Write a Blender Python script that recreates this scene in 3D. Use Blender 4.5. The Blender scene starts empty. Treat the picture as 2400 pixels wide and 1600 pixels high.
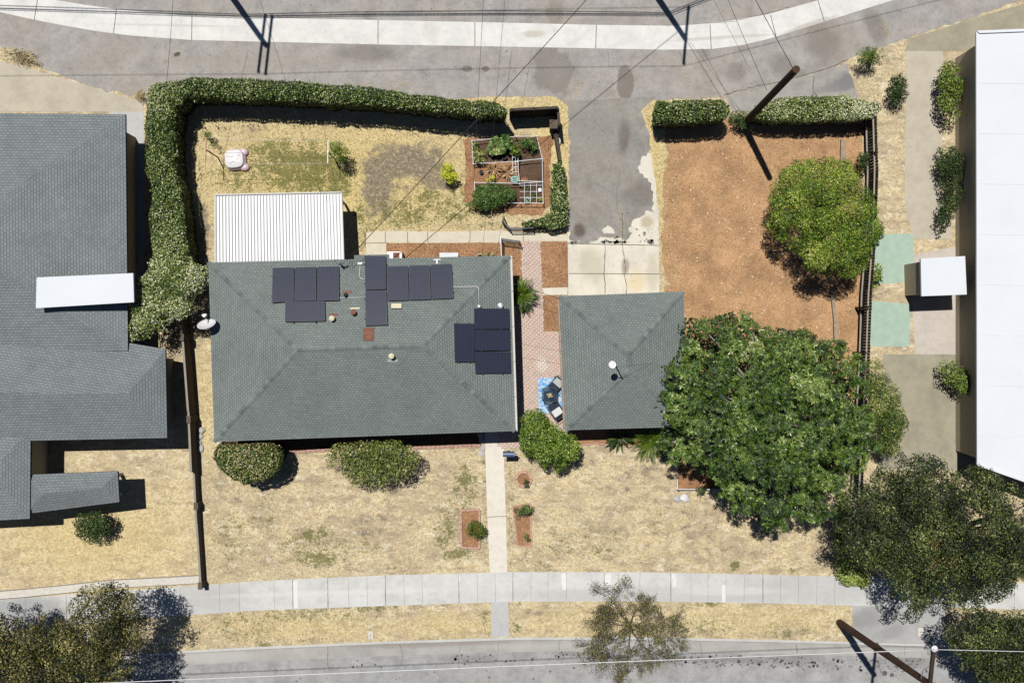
import bpy, bmesh, math, random
import numpy as np
from mathutils import Vector, Matrix
random.seed(7); RS = np.random.RandomState(7)
S = bpy.context.scene; COL = S.collection
R = math.radians
# ------------------------------------------------------------------ camera, sky, sun, exposure
H = 50.0                                   # camera height above the yard, looking straight down
PX = 48.0                                  # photo pixels (2400 wide) per metre on the ground
cam = bpy.data.objects.new('camera', bpy.data.cameras.new('camera')); COL.objects.link(cam)
cam.location = (0, 0, H); cam.rotation_euler = (0, 0, 0)
cam.data.sensor_width = 36; cam.data.lens = 36; cam.data.clip_end = 2000
S.camera = cam
SUN = Vector((-0.142, 0.285, 1.0)).normalized()      # towards the sun
elev = math.asin(SUN.z)
W = bpy.data.worlds.new('World'); S.world = W; W.use_nodes = True
wn = W.node_tree; wn.nodes.clear()
sky = wn.nodes.new('ShaderNodeTexSky'); sky.sky_type = 'NISHITA'; sky.sun_disc = False
sky.air_density = .7; sky.dust_density = 0.1; sky.ozone_density = 3.0; sky.altitude = 300; sky.sun_elevation = elev; sky.sun_rotation = math.atan2(SUN.x, SUN.y)
bg = wn.nodes.new('ShaderNodeBackground'); bg.inputs[1].default_value = 0.05
wo = wn.nodes.new('ShaderNodeOutputWorld')
wn.links.new(sky.outputs[0], bg.inputs[0]); wn.links.new(bg.outputs[0], wo.inputs[0])
sl = bpy.data.objects.new('sun', bpy.data.lights.new('sun', 'SUN')); COL.objects.link(sl)
sl.data.energy = 5.0; sl.data.angle = R(0.5); sl.data.color = (1.0, 0.975, 0.93)
sl.rotation_euler = (-SUN).to_track_quat('-Z', 'Y').to_euler(); sl.location = (0, 0, 60)
S.view_settings.view_transform = 'Standard'; S.view_settings.look = 'None'
S.view_settings.exposure = 0.5; S.view_settings.gamma = 1
S.render.engine = 'CYCLES'; S.cycles.diffuse_bounces = 2
KL = 2.15                                   # how bright a white albedo renders in this sun: turns seen colour into albedo

# ------------------------------------------------------------------ helpers
def G(u, v, z=0.0):
    f = (H - z) / H / PX
    return Vector(((u - 1200) * f, -(v - 800) * f, z))
def GN(u, v, z):
    u, v = np.asarray(u, float), np.asarray(v, float); z = np.broadcast_to(np.asarray(z, float), u.shape)
    f = (H - z) / H / PX
    return np.stack([(u - 1200) * f, -(v - 800) * f, z], -1)
def lin(c):
    return tuple(((x / 255) / 12.92 if x / 255 <= .04045 else ((x / 255 + .055) / 1.055) ** 2.4) for x in c)
def alb(r, g, b, k=None):
    return tuple(min(.85, x / (k or KL)) for x in lin((r, g, b)))
def tag(o, label=None, cat=None, group=None, kind=None):
    if label: o['label'] = label
    if cat: o['category'] = cat
    if group: o['group'] = group
    if kind: o['kind'] = kind
    return o
def thing(name, label, cat, loc=(0, 0, 0), group=None):
    o = bpy.data.objects.new(name, None); COL.objects.link(o); o.location = loc
    o.empty_display_size = .2
    return tag(o, label, cat, group)
def link(name, me, mat, parent=None):
    o = bpy.data.objects.new(name, me); COL.objects.link(o)
    if mat is not None: me.materials.append(mat)
    if parent is not None:
        o.parent = parent
        p, loc = parent, Vector((0, 0, 0))
        while p is not None:
            loc += p.location; p = p.parent
        if parent.type == 'EMPTY': o.matrix_parent_inverse = Matrix.Translation(-loc)
    return o
class MB:
    def __init__(s): s.v = []; s.f = []; s.uv = None
    def add(s, vs, fs):
        n = len(s.v); s.v += [tuple(x) for x in vs]; s.f += [tuple(i + n for i in f) for f in fs]; return s
    def box(s, c, d, rz=0.0, M=None):
        c = Vector(c); hx, hy, hz = d[0] / 2, d[1] / 2, d[2] / 2
        m = M if M is not None else Matrix.Rotation(rz, 3, 'Z')
        vs = [c + m @ Vector((x * hx, y * hy, z * hz)) for z in (-1, 1) for x, y in ((-1, -1), (1, -1), (1, 1), (-1, 1))]
        return s.add(vs, [(3, 2, 1, 0), (4, 5, 6, 7), (0, 1, 5, 4), (1, 2, 6, 5), (2, 3, 7, 6), (3, 0, 4, 7)])
    def beam(s, a, b, w, h):
        a, b = Vector(a), Vector(b); d = (b - a); L = d.length; x = d.normalized()
        up = Vector((0, 0, 1)) if abs(x.z) < .95 else Vector((0, 1, 0))
        y = up.cross(x).normalized(); z = x.cross(y)
        m = Matrix((x, y, z)).transposed()
        return s.box((a + b) / 2, (L, w, h), M=m)
    def prism(s, poly, z0, z1):
        n = len(poly); 
        def zz(z, i): return z[i] if hasattr(z, '__len__') else z
        ar = sum(poly[i][0] * poly[(i + 1) % n][1] - poly[(i + 1) % n][0] * poly[i][1] for i in range(n))
        if ar < 0: poly = list(poly)[::-1]
        vs = [(p[0], p[1], zz(z0, i)) for i, p in enumerate(poly)] + [(p[0], p[1], zz(z1, i)) for i, p in enumerate(poly)]
        return s.add(vs, [tuple(range(n))[::-1], tuple(range(n, 2 * n))] + [(i, (i + 1) % n, n + (i + 1) % n, n + i) for i in range(n)])
    def slab(s, top, t):          # top: 3d loop, extruded down along its normal
        top = [Vector(p) for p in top]; n = len(top)
        nr = (top[1] - top[0]).cross(top[2] - top[0]).normalized()
        if nr.z < 0: top = top[::-1]; nr = -nr
        vs = [p - nr * t for p in top] + top
        return s.add(vs, [tuple(range(n))[::-1], tuple(range(n, 2 * n))] + [(i, (i + 1) % n, n + (i + 1) % n, n + i) for i in range(n)])
    def tube(s, pts, r, seg=8, caps=True):
        pts = [Vector(p) for p in pts]; n = len(pts)
        rs = r if hasattr(r, '__len__') else [r] * n
        b = len(s.v); prev = None
        for i, p in enumerate(pts):
            d = (pts[min(i + 1, n - 1)] - pts[max(i - 1, 0)]).normalized()
            if prev is None:
                a = Vector((0, 0, 1)) if abs(d.z) < .9 else Vector((1, 0, 0)); x = d.cross(a).normalized()
            else: x = (prev - d * prev.dot(d)).normalized()
            prev = x; y = d.cross(x)
            s.v += [tuple(p + (x * math.cos(t) + y * math.sin(t)) * rs[i]) for t in (2 * math.pi * k / seg for k in range(seg))]
        for i in range(n - 1):
            for k in range(seg):
                a, c = b + i * seg + k, b + i * seg + (k + 1) % seg
                s.f.append((a, c, c + seg, a + seg))
        if caps:
            s.f.append(tuple(b + k for k in range(seg))[::-1]); s.f.append(tuple(b + (n - 1) * seg + k for k in range(seg)))
        return s
    def lathe(s, c, prof, seg=16, M=None):   # prof: (r, z) rings
        c = Vector(c); b = len(s.v); m = M or Matrix.Identity(3)
        for r, z in prof:
            s.v += [tuple(c + m @ Vector((r * math.cos(t), r * math.sin(t), z))) for t in (2 * math.pi * k / seg for k in range(seg))]
        for i in range(len(prof) - 1):
            for k in range(seg):
                a, d = b + i * seg + k, b + i * seg + (k + 1) % seg
                s.f.append((a, d, d + seg, a + seg))
        s.f.append(tuple(b + k for k in range(seg))[::-1]); s.f.append(tuple(b + (len(prof) - 1) * seg + k for k in range(seg)))
        return s
    def build(s, name, mat, parent=None, smooth=False):
        me = bpy.data.meshes.new(name); me.from_pydata(s.v, [], s.f); me.update()
        if smooth:
            for p in me.polygons: p.use_smooth = True
        return link(name, me, mat, parent)
def np_mesh(name, verts, faces, tone=None, mat=None, parent=None):
    """verts (n,3), faces (m,k) of one face size"""
    me = bpy.data.meshes.new(name); m, k = faces.shape
    me.vertices.add(len(verts)); me.vertices.foreach_set('co', np.ascontiguousarray(verts, np.float32).ravel())
    me.loops.add(m * k); me.loops.foreach_set('vertex_index', np.ascontiguousarray(faces, np.int32).ravel())
    me.polygons.add(m); me.polygons.foreach_set('loop_start', np.arange(0, m * k, k, dtype=np.int32))
    me.polygons.foreach_set('loop_total', np.full(m, k, np.int32))
    me.update(calc_edges=True)
    if tone is not None:
        a = me.attributes.new('tone', 'FLOAT', 'FACE'); a.data.foreach_set('value', np.ascontiguousarray(tone, np.float32))
    return link(name, me, mat, parent)
# ------------------------------------------------------------------ polygons
def inside(poly, x, y):
    P = np.asarray(poly, float); x = np.asarray(x); y = np.asarray(y); r = np.zeros(x.shape, bool); n = len(P)
    for i in range(n):
        x0, y0 = P[i]; x1, y1 = P[(i + 1) % n]
        if y0 == y1: continue
        c = ((y0 > y) != (y1 > y)) & (x < (x1 - x0) * (y - y0) / (y1 - y0) + x0); r ^= c
    return r
def edist(poly, x, y):
    P = np.asarray(poly, float); d = np.full(np.shape(x), 1e9)
    for i in range(len(P)):
        a, b = P[i], P[(i + 1) % len(P)]; ab = b - a
        t = np.clip(((x - a[0]) * ab[0] + (y - a[1]) * ab[1]) / max(1e-9, ab @ ab), 0, 1)
        d = np.minimum(d, np.hypot(x - a[0] - t * ab[0], y - a[1] - t * ab[1]))
    return d
def sample(poly, n, rs=RS):
    P = np.asarray(poly, float); lo, hi = P.min(0), P.max(0); X = []; Y = []; c = 0
    while c < n:
        x = rs.uniform(lo[0], hi[0], 3 * n + 50); y = rs.uniform(lo[1], hi[1], 3 * n + 50); k = inside(P, x, y)
        X.append(x[k]); Y.append(y[k]); c += k.sum()
    return np.concatenate(X)[:n], np.concatenate(Y)[:n]
def area(P):
    P = np.asarray(P, float); return abs(np.sum(P[:, 0] * np.roll(P[:, 1], -1) - np.roll(P[:, 0], -1) * P[:, 1])) / 2
def wob(poly, step, amp, seed=0, keep=(), closed=True):
    """subdivide a px outline and roughen it"""
    rr = random.Random(seed); out = []; n = len(poly)
    for i in range(n):
        a, b = Vector(poly[i]), Vector(poly[(i + 1) % n]); L = (b - a).length; k = max(1, int(L / step)) if (closed or i < n - 1) else 1
        nn = Vector((-(b - a).y, (b - a).x)) / max(L, 1e-6)
        for j in range(k):
            p = a.lerp(b, j / k)
            if i not in keep: p = p + nn * rr.gauss(0, amp)
            out.append((p.x, p.y))
    return out
def sheet(name, poly, z, mat, kind='structure', t=0.0, parent=None):
    """flat surface laid on the ground, outline in photo px at that height"""
    bm = bmesh.new(); vs = [bm.verts.new(G(u, v, z)) for u, v in poly]
    f = bm.faces.new(vs); f.normal_update()
    if f.normal.z < 0: f.normal_flip()
    if t:
        r = bmesh.ops.extrude_face_region(bm, geom=[f])
        for e in r['geom']:
            if isinstance(e, bmesh.types.BMVert): e.co.z += 0
        for v in vs: v.co.z -= t
    bmesh.ops.triangulate(bm, faces=bm.faces[:])
    me = bpy.data.meshes.new(name); bm.to_mesh(me); bm.free()
    o = link(name, me, mat, parent)
    if kind and parent is None: o['kind'] = kind
    return o
# ------------------------------------------------------------------ materials
class N:
    def __init__(s, name, rough=.9, spec=.25):
        s.m = bpy.data.materials.new(name); s.m.use_nodes = True; s.t = s.m.node_tree; s.t.nodes.clear()
        s.o = s.t.nodes.new('ShaderNodeOutputMaterial'); s.b = s.t.nodes.new('ShaderNodeBsdfPrincipled')
        s.t.links.new(s.b.outputs[0], s.o.inputs[0]); s.b.inputs['Roughness'].default_value = rough
        s.b.inputs['Specular IOR Level'].default_value = spec
        s.tc = s.t.nodes.new('ShaderNodeTexCoord')
    def put(s, sock, v):
        if isinstance(v, bpy.types.NodeSocket): s.t.links.new(v, sock)
        elif isinstance(v, (tuple, list)) and len(v) == 3 and sock.type == 'RGBA': sock.default_value = (*v, 1)
        else: sock.default_value = v
    def vec(s, sx=1, sy=1, sz=1, rz=0, src='Object'):
        m = s.t.nodes.new('ShaderNodeMapping'); s.t.links.new(s.tc.outputs[src], m.inputs[0])
        m.inputs['Scale'].default_value = (sx, sy, sz); m.inputs['Rotation'].default_value = (0, 0, rz); return m.outputs[0]
    def noise(s, sc, det=4, ro=.6, v=None, dist=0):
        n = s.t.nodes.new('ShaderNodeTexNoise'); n.inputs['Scale'].default_value = sc; n.inputs['Detail'].default_value = det
        n.inputs['Roughness'].default_value = ro; n.inputs['Distortion'].default_value = dist
        s.t.links.new(v or s.tc.outputs['Object'], n.inputs['Vector']); return n.outputs[0]
    def voro(s, sc, v=None, feat='F1', out=0):
        n = s.t.nodes.new('ShaderNodeTexVoronoi'); n.feature = feat; n.inputs['Scale'].default_value = sc
        s.t.links.new(v or s.tc.outputs['Object'], n.inputs['Vector']); return n.outputs[out]
    def ramp(s, f, stops, interp='LINEAR'):
        n = s.t.nodes.new('ShaderNodeValToRGB'); s.t.links.new(f, n.inputs[0]); cr = n.color_ramp; cr.interpolation = interp
        while len(cr.elements) < len(stops): cr.elements.new(.5)
        for e, (p, c) in zip(cr.elements, stops):
            e.position = p; e.color = (*c, 1) if hasattr(c, '__len__') else (c, c, c, 1)
        return n.outputs[0]
    def mix(s, f, a, b, mode='MIX'):
        n = s.t.nodes.new('ShaderNodeMix'); n.data_type = 'RGBA'; n.blend_type = mode
        s.put(n.inputs[0], f); s.put(n.inputs[6], a); s.put(n.inputs[7], b); return n.outputs[2]
    def math(s, op, a, b=0, clamp=False):
        n = s.t.nodes.new('ShaderNodeMath'); n.operation = op; n.use_clamp = clamp; s.put(n.inputs[0], a); s.put(n.inputs[1], b); return n.outputs[0]
    def attr(s, name, out=2):
        n = s.t.nodes.new('ShaderNodeAttribute'); n.attribute_name = name; return n.outputs[out]
    def sep(s, c):
        n = s.t.nodes.new('ShaderNodeSeparateColor'); s.t.links.new(c, n.inputs[0]); return n.outputs
    def blob(s, u, v, ru, rv, rz=0, soft=.35, warp=.5, wsc=2.0):
        """a stain of its own shape lying at a place on the ground (u,v photo px)"""
        p = G(u, v); g = s.t.nodes.new('ShaderNodeNewGeometry')
        m = s.t.nodes.new('ShaderNodeMapping'); m.vector_type = 'TEXTURE'; s.t.links.new(g.outputs['Position'], m.inputs[0])
        m.inputs['Location'].default_value = (p.x, p.y, 0); m.inputs['Rotation'].default_value = (0, 0, rz)
        m.inputs['Scale'].default_value = (ru / PX, rv / PX, 1000)
        l = s.t.nodes.new('ShaderNodeVectorMath'); l.operation = 'LENGTH'; s.t.links.new(m.outputs[0], l.inputs[0])
        w = s.math('MULTIPLY', s.math('SUBTRACT', s.noise(wsc, 5, .65), .5), warp * 2)
        d = s.math('ADD', l.outputs['Value'], w)
        r = s.t.nodes.new('ShaderNodeMapRange'); r.interpolation_type = 'SMOOTHSTEP'; s.t.links.new(d, r.inputs[0])
        r.inputs[1].default_value = 1 + soft; r.inputs[2].default_value = 1 - soft; r.inputs[3].default_value = 0; r.inputs[4].default_value = 1
        return r.outputs[0]
    def col(s, c): s.put(s.b.inputs['Base Color'], c); return s
    def bump(s, h, st=.4, d=.02):
        n = s.t.nodes.new('ShaderNodeBump'); n.inputs['Strength'].default_value = st; n.inputs['Distance'].default_value = d
        s.t.links.new(h, n.inputs['Height']); s.t.links.new(n.outputs[0], s.b.inputs['Normal']); return s
def simple(name, c, rough=.7, spec=.3, var=.18, sc=3.0, metal=0, fine=40, bump=0):
    n = N(name, rough, spec); n.b.inputs['Metallic'].default_value = metal
    a = n.noise(sc, 5, .65); b = n.noise(fine, 3, .6)
    lo = tuple(x * (1 - var) for x in c); hi = tuple(min(.9, x * (1 + var)) for x in c)
    k = n.ramp(a, [(.3, lo), (.7, hi)]); k = n.mix(n.ramp(b, [(.35, 0.0), (.65, 1.0)]), k, n.mix(1.0, k, tuple([1 - var * .5] * 3), 'MULTIPLY'))
    n.col(k)
    if bump: n.bump(b, bump, .01)
    return n.m
def leafmat(name, cols, rough=.42, spec=.5):
    n = N(name, min(.9, rough + .12), spec * .4); k = len(cols)
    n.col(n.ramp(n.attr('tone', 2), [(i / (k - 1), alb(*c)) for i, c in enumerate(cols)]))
    return n.m

MT = {}
def lawn_mat():
    n = N('dry_lawn', .95, .1); m = n.sep(n.attr('mask', 0))
    f1 = n.noise(26, 4, .75); f2 = n.noise(5.5, 5, .7); f3 = n.noise(.7, 4, .6); f4 = n.noise(70, 2, .6)
    straw = n.ramp(f2, [(.3, alb(192, 172, 138)), (.46, alb(231, 210, 166)), (.66, alb(255, 240, 198))])
    straw = n.mix(n.ramp(f3, [(.40, 0.0), (.62, .65)]), straw, alb(200, 180, 150))
    f6 = n.noise(1.6, 6, .72, n.vec(.6, 1.25, 1)); straw = n.mix(n.ramp(f6, [(.50, 0.0), (.60, .8)]), straw, alb(184, 166, 140))
    straw = n.mix(n.ramp(n.noise(2.3, 6, .72, n.vec(.7, 1.2, 1, .4)), [(.54, 0.0), (.64, .8)]), straw, alb(255, 244, 214))
    yel = n.ramp(f2, [(.3, alb(198, 172, 114)), (.5, alb(238, 214, 150)), (.72, alb(255, 238, 180))])
    straw = n.mix(m[2], straw, yel)
    # dirt shows between the stems
    bare = n.ramp(f2, [(.3, alb(116, 106, 94)), (.52, alb(146, 134, 118)), (.68, alb(204, 188, 158))])
    f7 = n.noise(1.9, 7, .75, dist=.4); bm_ = n.ramp(n.math('ADD', m[1], n.math('ADD', n.math('MULTIPLY', n.math('SUBTRACT', f2, .5), 1.6), n.math('MULTIPLY', n.math('SUBTRACT', f7, .5), 2.4))), [(.42, 0.0), (.72, .9)])
    bm_ = n.math('MULTIPLY', bm_, n.ramp(m[1], [(0.02, 0.0), (.2, 1.0)]))
    c = n.mix(bm_, straw, bare)
    # live green grass
    gr = n.ramp(f1, [(.3, alb(84, 88, 44)), (.55, alb(126, 128, 68)), (.75, alb(168, 162, 98))])
    gs = n.math('ADD', m[0], n.math('ADD', n.math('MULTIPLY', n.math('SUBTRACT', n.noise(9, 5, .8), .5), 2.2), n.math('MULTIPLY', n.math('SUBTRACT', n.noise(2.4, 5, .75, dist=.5), .5), 2.0)))
    gm = n.ramp(gs, [(.36, 0.0), (.60, 1.0)])
    gm = n.math('MULTIPLY', gm, n.ramp(m[0], [(0.02, 0.0), (.25, 1.0)]))
    c = n.mix(n.math('MULTIPLY', gm, .85), c, gr)
    sp = n.ramp(f1, [(.34, .50), (.47, 1.0), (.6, 1.06)])
    c = n.mix(1.0, c, sp, 'MULTIPLY')
    f5 = n.noise(11, 3, .8); c = n.mix(.6, c, n.ramp(f5, [(.36, .72), (.5, 1.0), (.66, 1.1)]), 'MULTIPLY')
    c = n.mix(n.ramp(n.noise(15, 2, .7), [(.58, 0.0), (.70, .65)]), c, alb(122, 114, 76))
    sp2 = n.ramp(f4, [(.3, .72), (.5, 1.0)]); c = n.mix(.8, c, sp2, 'MULTIPLY')
    return n.col(c).bump(f1, .35, .03).m
MT['lawn'] = lawn_mat()
def asphalt(name, base, blobs=(), warm=.5):
    n = N(name, .92, .15); b = np.array(base)
    f = n.noise(1.1, 6, .68); g = n.noise(60, 2, .7); h = n.noise(.35, 4, .6)
    c = n.ramp(f, [(.28, alb(*(b * .86))), (.5, alb(*b)), (.74, alb(*(b * 1.1)))])
    c = n.mix(n.ramp(h, [(.42, 0.0), (.66, .6 * warm)]), c, alb(*(b * np.array((1.08, 1.0, .9)))))
    for (u, v, ru, rv, rz, col, st, soft, warp) in blobs:
        c = n.mix(n.math('MULTIPLY', n.blob(u, v, ru, rv, rz, soft, warp), st), c, alb(*col))
    c = n.mix(1.0, c, n.ramp(g, [(.3, .72), (.5, 1.0), (.7, 1.16)]), 'MULTIPLY')
    c = n.mix(1.0, c, n.ramp(n.noise(16, 3, .8), [(.34, .84), (.5, 1.0), (.66, 1.1)]), 'MULTIPLY')
    c = n.mix(n.ramp(n.noise(4, 6, .75), [(.52, 0.0), (.66, .6)]), c, alb(*(b * np.array((.84, .82, .80)))))
    c = n.mix(n.ramp(n.noise(7, 4, .8), [(.64, 0.0), (.72, .5)]), c, alb(*np.minimum(b * 1.22, 255)))
    cr = n.voro(.55, n.vec(1, 1, 1), 'DISTANCE_TO_EDGE')
    # a few hairline cracks
    cd = n.math('ADD', cr, n.math('MULTIPLY', n.math('SUBTRACT', n.noise(3, 5, .7), .5), .05))
    ck = n.math('MULTIPLY', n.ramp(cd, [(.0, 1.0), (.006, 0.0)]), n.ramp(n.noise(.3, 2), [(.52, 0.0), (.64, .3)]))
    c = n.mix(ck, c, alb(82, 78, 74))
    return n.col(c).bump(g, .3, .008).m
dk = (112, 103, 94)
MT['alley'] = asphalt('alley_asphalt', (177, 173, 168), [
    (1296, 165, 46, 56, .3, (140, 131, 122), .65, .12, .75), (1466, 195, 20, 42, 0, (134, 124, 114), .8, .12, .3),
    (415, 128, 8, 5, .4, (96, 84, 74), .9, .15, .3), (1095, 162, 12, 7, 0, (122, 112, 104), .8, .2, .2), (1138, 162, 9, 7, 0, (122, 112, 104), .8, .2, .2),
    (860, 125, 70, 22, 0, (134, 127, 121), .6, .4, .6), (1930, 100, 40, 50, .6, (132, 122, 113), .6, .4, .6), (2050, 60, 22, 45, .5, (128, 118, 108), .5, .4, .7),
    (1725, 170, 26, 22, 0, (130, 122, 114), .5, .5, .6), (1300, 30, 20, 30, 0, (136, 126, 116), .5, .4, .6), (1850, 170, 25, 60, .8, (136, 127, 118), .5, .4, .6),
    (240, 135, 90, 25, .25, (176, 167, 156), .6, .5, .8), (600, 145, 220, 14, 0, (178, 169, 158), .6, .5, .7), (1650, 120, 14, 20, .5, (134, 127, 120), .5, .5, .6)])
MT['drive'] = asphalt('driveway_asphalt', (163, 159, 152), [
    (1462, 320, 13, 36, 0, (112, 100, 90), .75, .5, .5), (1358, 540, 14, 17, 0, (98, 86, 74), .8, .45, .4), (1500, 455, 38, 26, .3, (126, 119, 110), .6, .5, .6),
    (1400, 300, 60, 60, 0, (160, 156, 150), .5, .5, .6)], .4)
MT['street'] = asphalt('street_asphalt', (178, 177, 176), [
    (1640, 1545, 70, 7, 0, (130, 126, 122), .5, .6, .9), (1760, 1548, 60, 8, 0, (130, 126, 122), .5, .6, .9), (1100, 1545, 60, 9, 0, (130, 126, 122), .5, .6, .9),
    (2076, 1579, 6, 6, 0, (92, 88, 84), .9, .1, .1), (2093, 1583, 5, 5, 0, (98, 94, 90), .9, .1, .1), (2130, 1552, 50, 14, 0, (132, 128, 124), .5, .6, .9),
    (1340, 1532, 22, 6, 0, (124, 120, 116), .5, .5, .9), (1870, 1545, 60, 14, 0, (134, 130, 126), .5, .6, .9), (870, 1575, 12, 30, 0, (180, 180, 178), .8, .1, .2)], .2)
def concrete(name, base, var=.1, blobs=(), sc=.9, dirt=.5):
    n = N(name, .85, .2); b = np.array(base)
    f = n.noise(sc, 6, .65); g = n.noise(50, 2, .6); h = n.noise(3.2, 5, .7)
    c = n.ramp(f, [(.28, alb(*(b * (1 - var)))), (.52, alb(*b)), (.75, alb(*np.minimum(b * (1 + var * .6), 255)))])
    c = n.mix(n.ramp(h, [(.5, 0.0), (.75, dirt)]), c, alb(*(b * .84)))
    for (u, v, ru, rv, rz, col, st, soft, warp) in blobs:
        c = n.mix(n.math('MULTIPLY', n.blob(u, v, ru, rv, rz, soft, warp), st), c, alb(*col))
    c = n.mix(1.0, c, n.ramp(g, [(.3, .88), (.5, 1.0), (.7, 1.05)]), 'MULTIPLY')
    return n.col(c).bump(g, .15, .005).m
MT['gutter'] = concrete('alley_gutter_concrete', (240, 238, 232), .07, [(1250, 80, 26, 8, 0, (196, 186, 170), .6, .4, .6), (1010, 75, 20, 25, 0, (214, 210, 202), .5, .5, .7),
    (1900, 60, 60, 8, .33, (196, 190, 180), .7, .4, .7), (1700, 88, 120, 4, .06, (196, 190, 178), .5, .4, .5), (400, 60, 150, 3, -.02, (205, 203, 198), .5, .4, .5)])
MT['walk'] = concrete('sidewalk_concrete', (224, 223, 218), .08, [(500, 1400, 90, 40, 0, (190, 189, 186), .6, .5, .6), (60, 1440, 110, 45, 0, (168, 168, 166), .8, .3, .4),
    (1900, 1380, 200, 45, 0, (196, 195, 192), .6, .5, .5), (1500, 1395, 300, 18, 0, (198, 197, 194), .6, .4, .5), (1700, 1384, 120, 10, 0, (226, 225, 220), .7, .4, .5),
    (692, 1393, 6, 32, 0, (236, 236, 232), .8, .15, .12), (800, 1388, 260, 6, .03, (232, 232, 228), .6, .5, .5)])
MT['path'] = concrete('walkway_concrete', (243, 235, 220), .04)
MT['sidepath'] = concrete('side_path_concrete', (232, 222, 198), .05)
MT['strip'] = concrete('parkway_walk_concrete', (206, 205, 202), .05)
MT['apron'] = concrete('apron_concrete', (190, 189, 186), .12, [(2030, 1450, 40, 22, 0, (158, 157, 154), .8, .5, .5), (2090, 1480, 40, 16, .3, (160, 159, 156), .7, .5, .5)])
MT['patch'] = concrete('old_concrete', (176, 172, 165), .12, [(1985, 190, 30, 18, .5, (128, 127, 128), .8, .5, .6), (1960, 205, 50, 12, .2, (140, 138, 136), .7, .5, .7)])
MT['kerb'] = concrete('kerb_concrete', (214, 212, 206), .06); MT['kgut'] = concrete('street_gutter_concrete', (186, 182, 176), .09, [(1000, 1508, 200, 9, .02, (158, 148, 140), .7, .5, .5), (500, 1540, 100, 14, .02, (204, 202, 196), .6, .5, .5), (1400, 1516, 260, 8, 0, (200, 197, 192), .5, .5, .5), (2150, 1522, 120, 10, 0, (186, 184, 180), .6, .5, .5)])
MT['pad'] = concrete('driveway_pad_concrete', (240, 232, 214), .07, [(1385, 620, 30, 40, .4, (206, 196, 172), .7, .5, .6), (1466, 625, 9, 20, 0, (170, 160, 142), .8, .4, .5), (1490, 660, 22, 26, 0, (238, 218, 180), .8, .5, .5),
    (1440, 552, 34, 5, 0, (128, 124, 118), .8, .15, .9), (1524, 566, 8, 5, 0, (96, 92, 90), .9, .15, .4), (1360, 568, 30, 3, 0, (120, 116, 110), .7, .15, .7), (1516, 520, 14, 14, 0, (196, 182, 152), .8, .5, .5), (1500, 380, 30, 30, 0, (238, 232, 220), .5, .4, .5), (1530, 640, 16, 40, 0, (208, 196, 170), .6, .5, .5)])
MT['nconc'] = concrete('neighbour_concrete', (206, 196, 176), .08); MT['nyard'] = concrete('neighbour_gravel_and_shade', (176, 168, 146), .12); MT['nturf'] = simple('mint_turf', alb(184, 206, 188), .95, .1, .1)
MT['nbeige'] = concrete('neighbour_patio_concrete', (214, 204, 192), .06)
def mulch(name, a, b, c_, sc=30):
    n = N(name, .95, .1); f = n.noise(sc, 4, .75, dist=.6); g = n.noise(.8, 6, .7); v = n.voro(22, n.vec(1, 1, 1, .5))
    c = n.ramp(f, [(.3, alb(*a)), (.5, alb(*b)), (.72, alb(*c_))])
    c = n.mix(1.0, c, n.ramp(g, [(.34, .70), (.5, .98), (.64, 1.22)]), 'MULTIPLY'); c = n.mix(.7, c, n.ramp(v, [(0.1, .8), (.6, 1.1)]), 'MULTIPLY')
    return n.col(c).bump(f, .5, .03).m
MT['mulch'] = mulch('tan_bark_mulch', (132, 98, 68), (198, 156, 114), (236, 198, 154))
MT['mulch2'] = mulch('brown_bark_mulch', (96, 68, 48), (178, 132, 96), (222, 184, 146))
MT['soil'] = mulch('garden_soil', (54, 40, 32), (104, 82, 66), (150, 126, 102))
MT['ground'] = mulch('bare_ground', (120, 108, 92), (168, 154, 132), (196, 182, 156))
def pavers():
    n = N('pale_pink_bricks', .9, .15)
    c = n.ramp(n.attr('tone', 2), [(0, alb(214, 196, 182)), (.3, alb(228, 206, 192)), (.6, alb(240, 212, 198)), (1, alb(246, 202, 184))])
    c = n.mix(n.ramp(n.noise(1.0, 4, .6), [(.4, 0.0), (.7, .4)]), c, alb(226, 210, 190))
    c = n.mix(n.blob(1270, 855, 13, 16, 0, .5, .4), c, alb(250, 236, 222))
    c = n.mix(1.0, c, n.ramp(n.noise(45, 2), [(.3, .88), (.6, 1.05)]), 'MULTIPLY')
    return n.col(c).m
MT['mortar'] = simple('sandy_mortar', alb(216, 194, 178), .95, .1, .15)
MT['pavers'] = pavers()
def shingles(name, base, bw=.17, rh=.115):
    n = N(name, .95, .12); b = n.t.nodes.new('ShaderNodeTexBrick'); n.t.links.new(n.tc.outputs['UV'], b.inputs[0])
    B = np.array(base)
    b.offset = .5; b.inputs['Scale'].default_value = 1; b.inputs['Brick Width'].default_value = bw; b.inputs['Row Height'].default_value = rh
    b.inputs['Mortar Size'].default_value = .009; b.inputs['Mortar Smooth'].default_value = .6; b.inputs['Bias'].default_value = 0
    b.inputs['Color1'].default_value = (*alb(*(B * 1.03)), 1); b.inputs['Color2'].default_value = (*alb(*(B * .96)), 1); b.inputs['Mortar'].default_value = (*alb(*(B * .55)), 1)
    c = n.mix(1.0, b.outputs[0], n.ramp(n.noise(.6, 6, .7), [(.32, .88), (.5, 1.0), (.68, 1.08)]), 'MULTIPLY')
    c = n.mix(1.0, c, n.ramp(n.noise(55, 2, .6), [(.3, .92), (.5, 1.0), (.72, 1.07)]), 'MULTIPLY')
    c = n.mix(n.ramp(n.noise(14, 2, .5), [(.68, 0.0), (.74, .35)]), c, alb(*np.minimum(B * 1.35, 255)))
    return n.col(c).bump(b.outputs[1], .6, -.01).m
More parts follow.
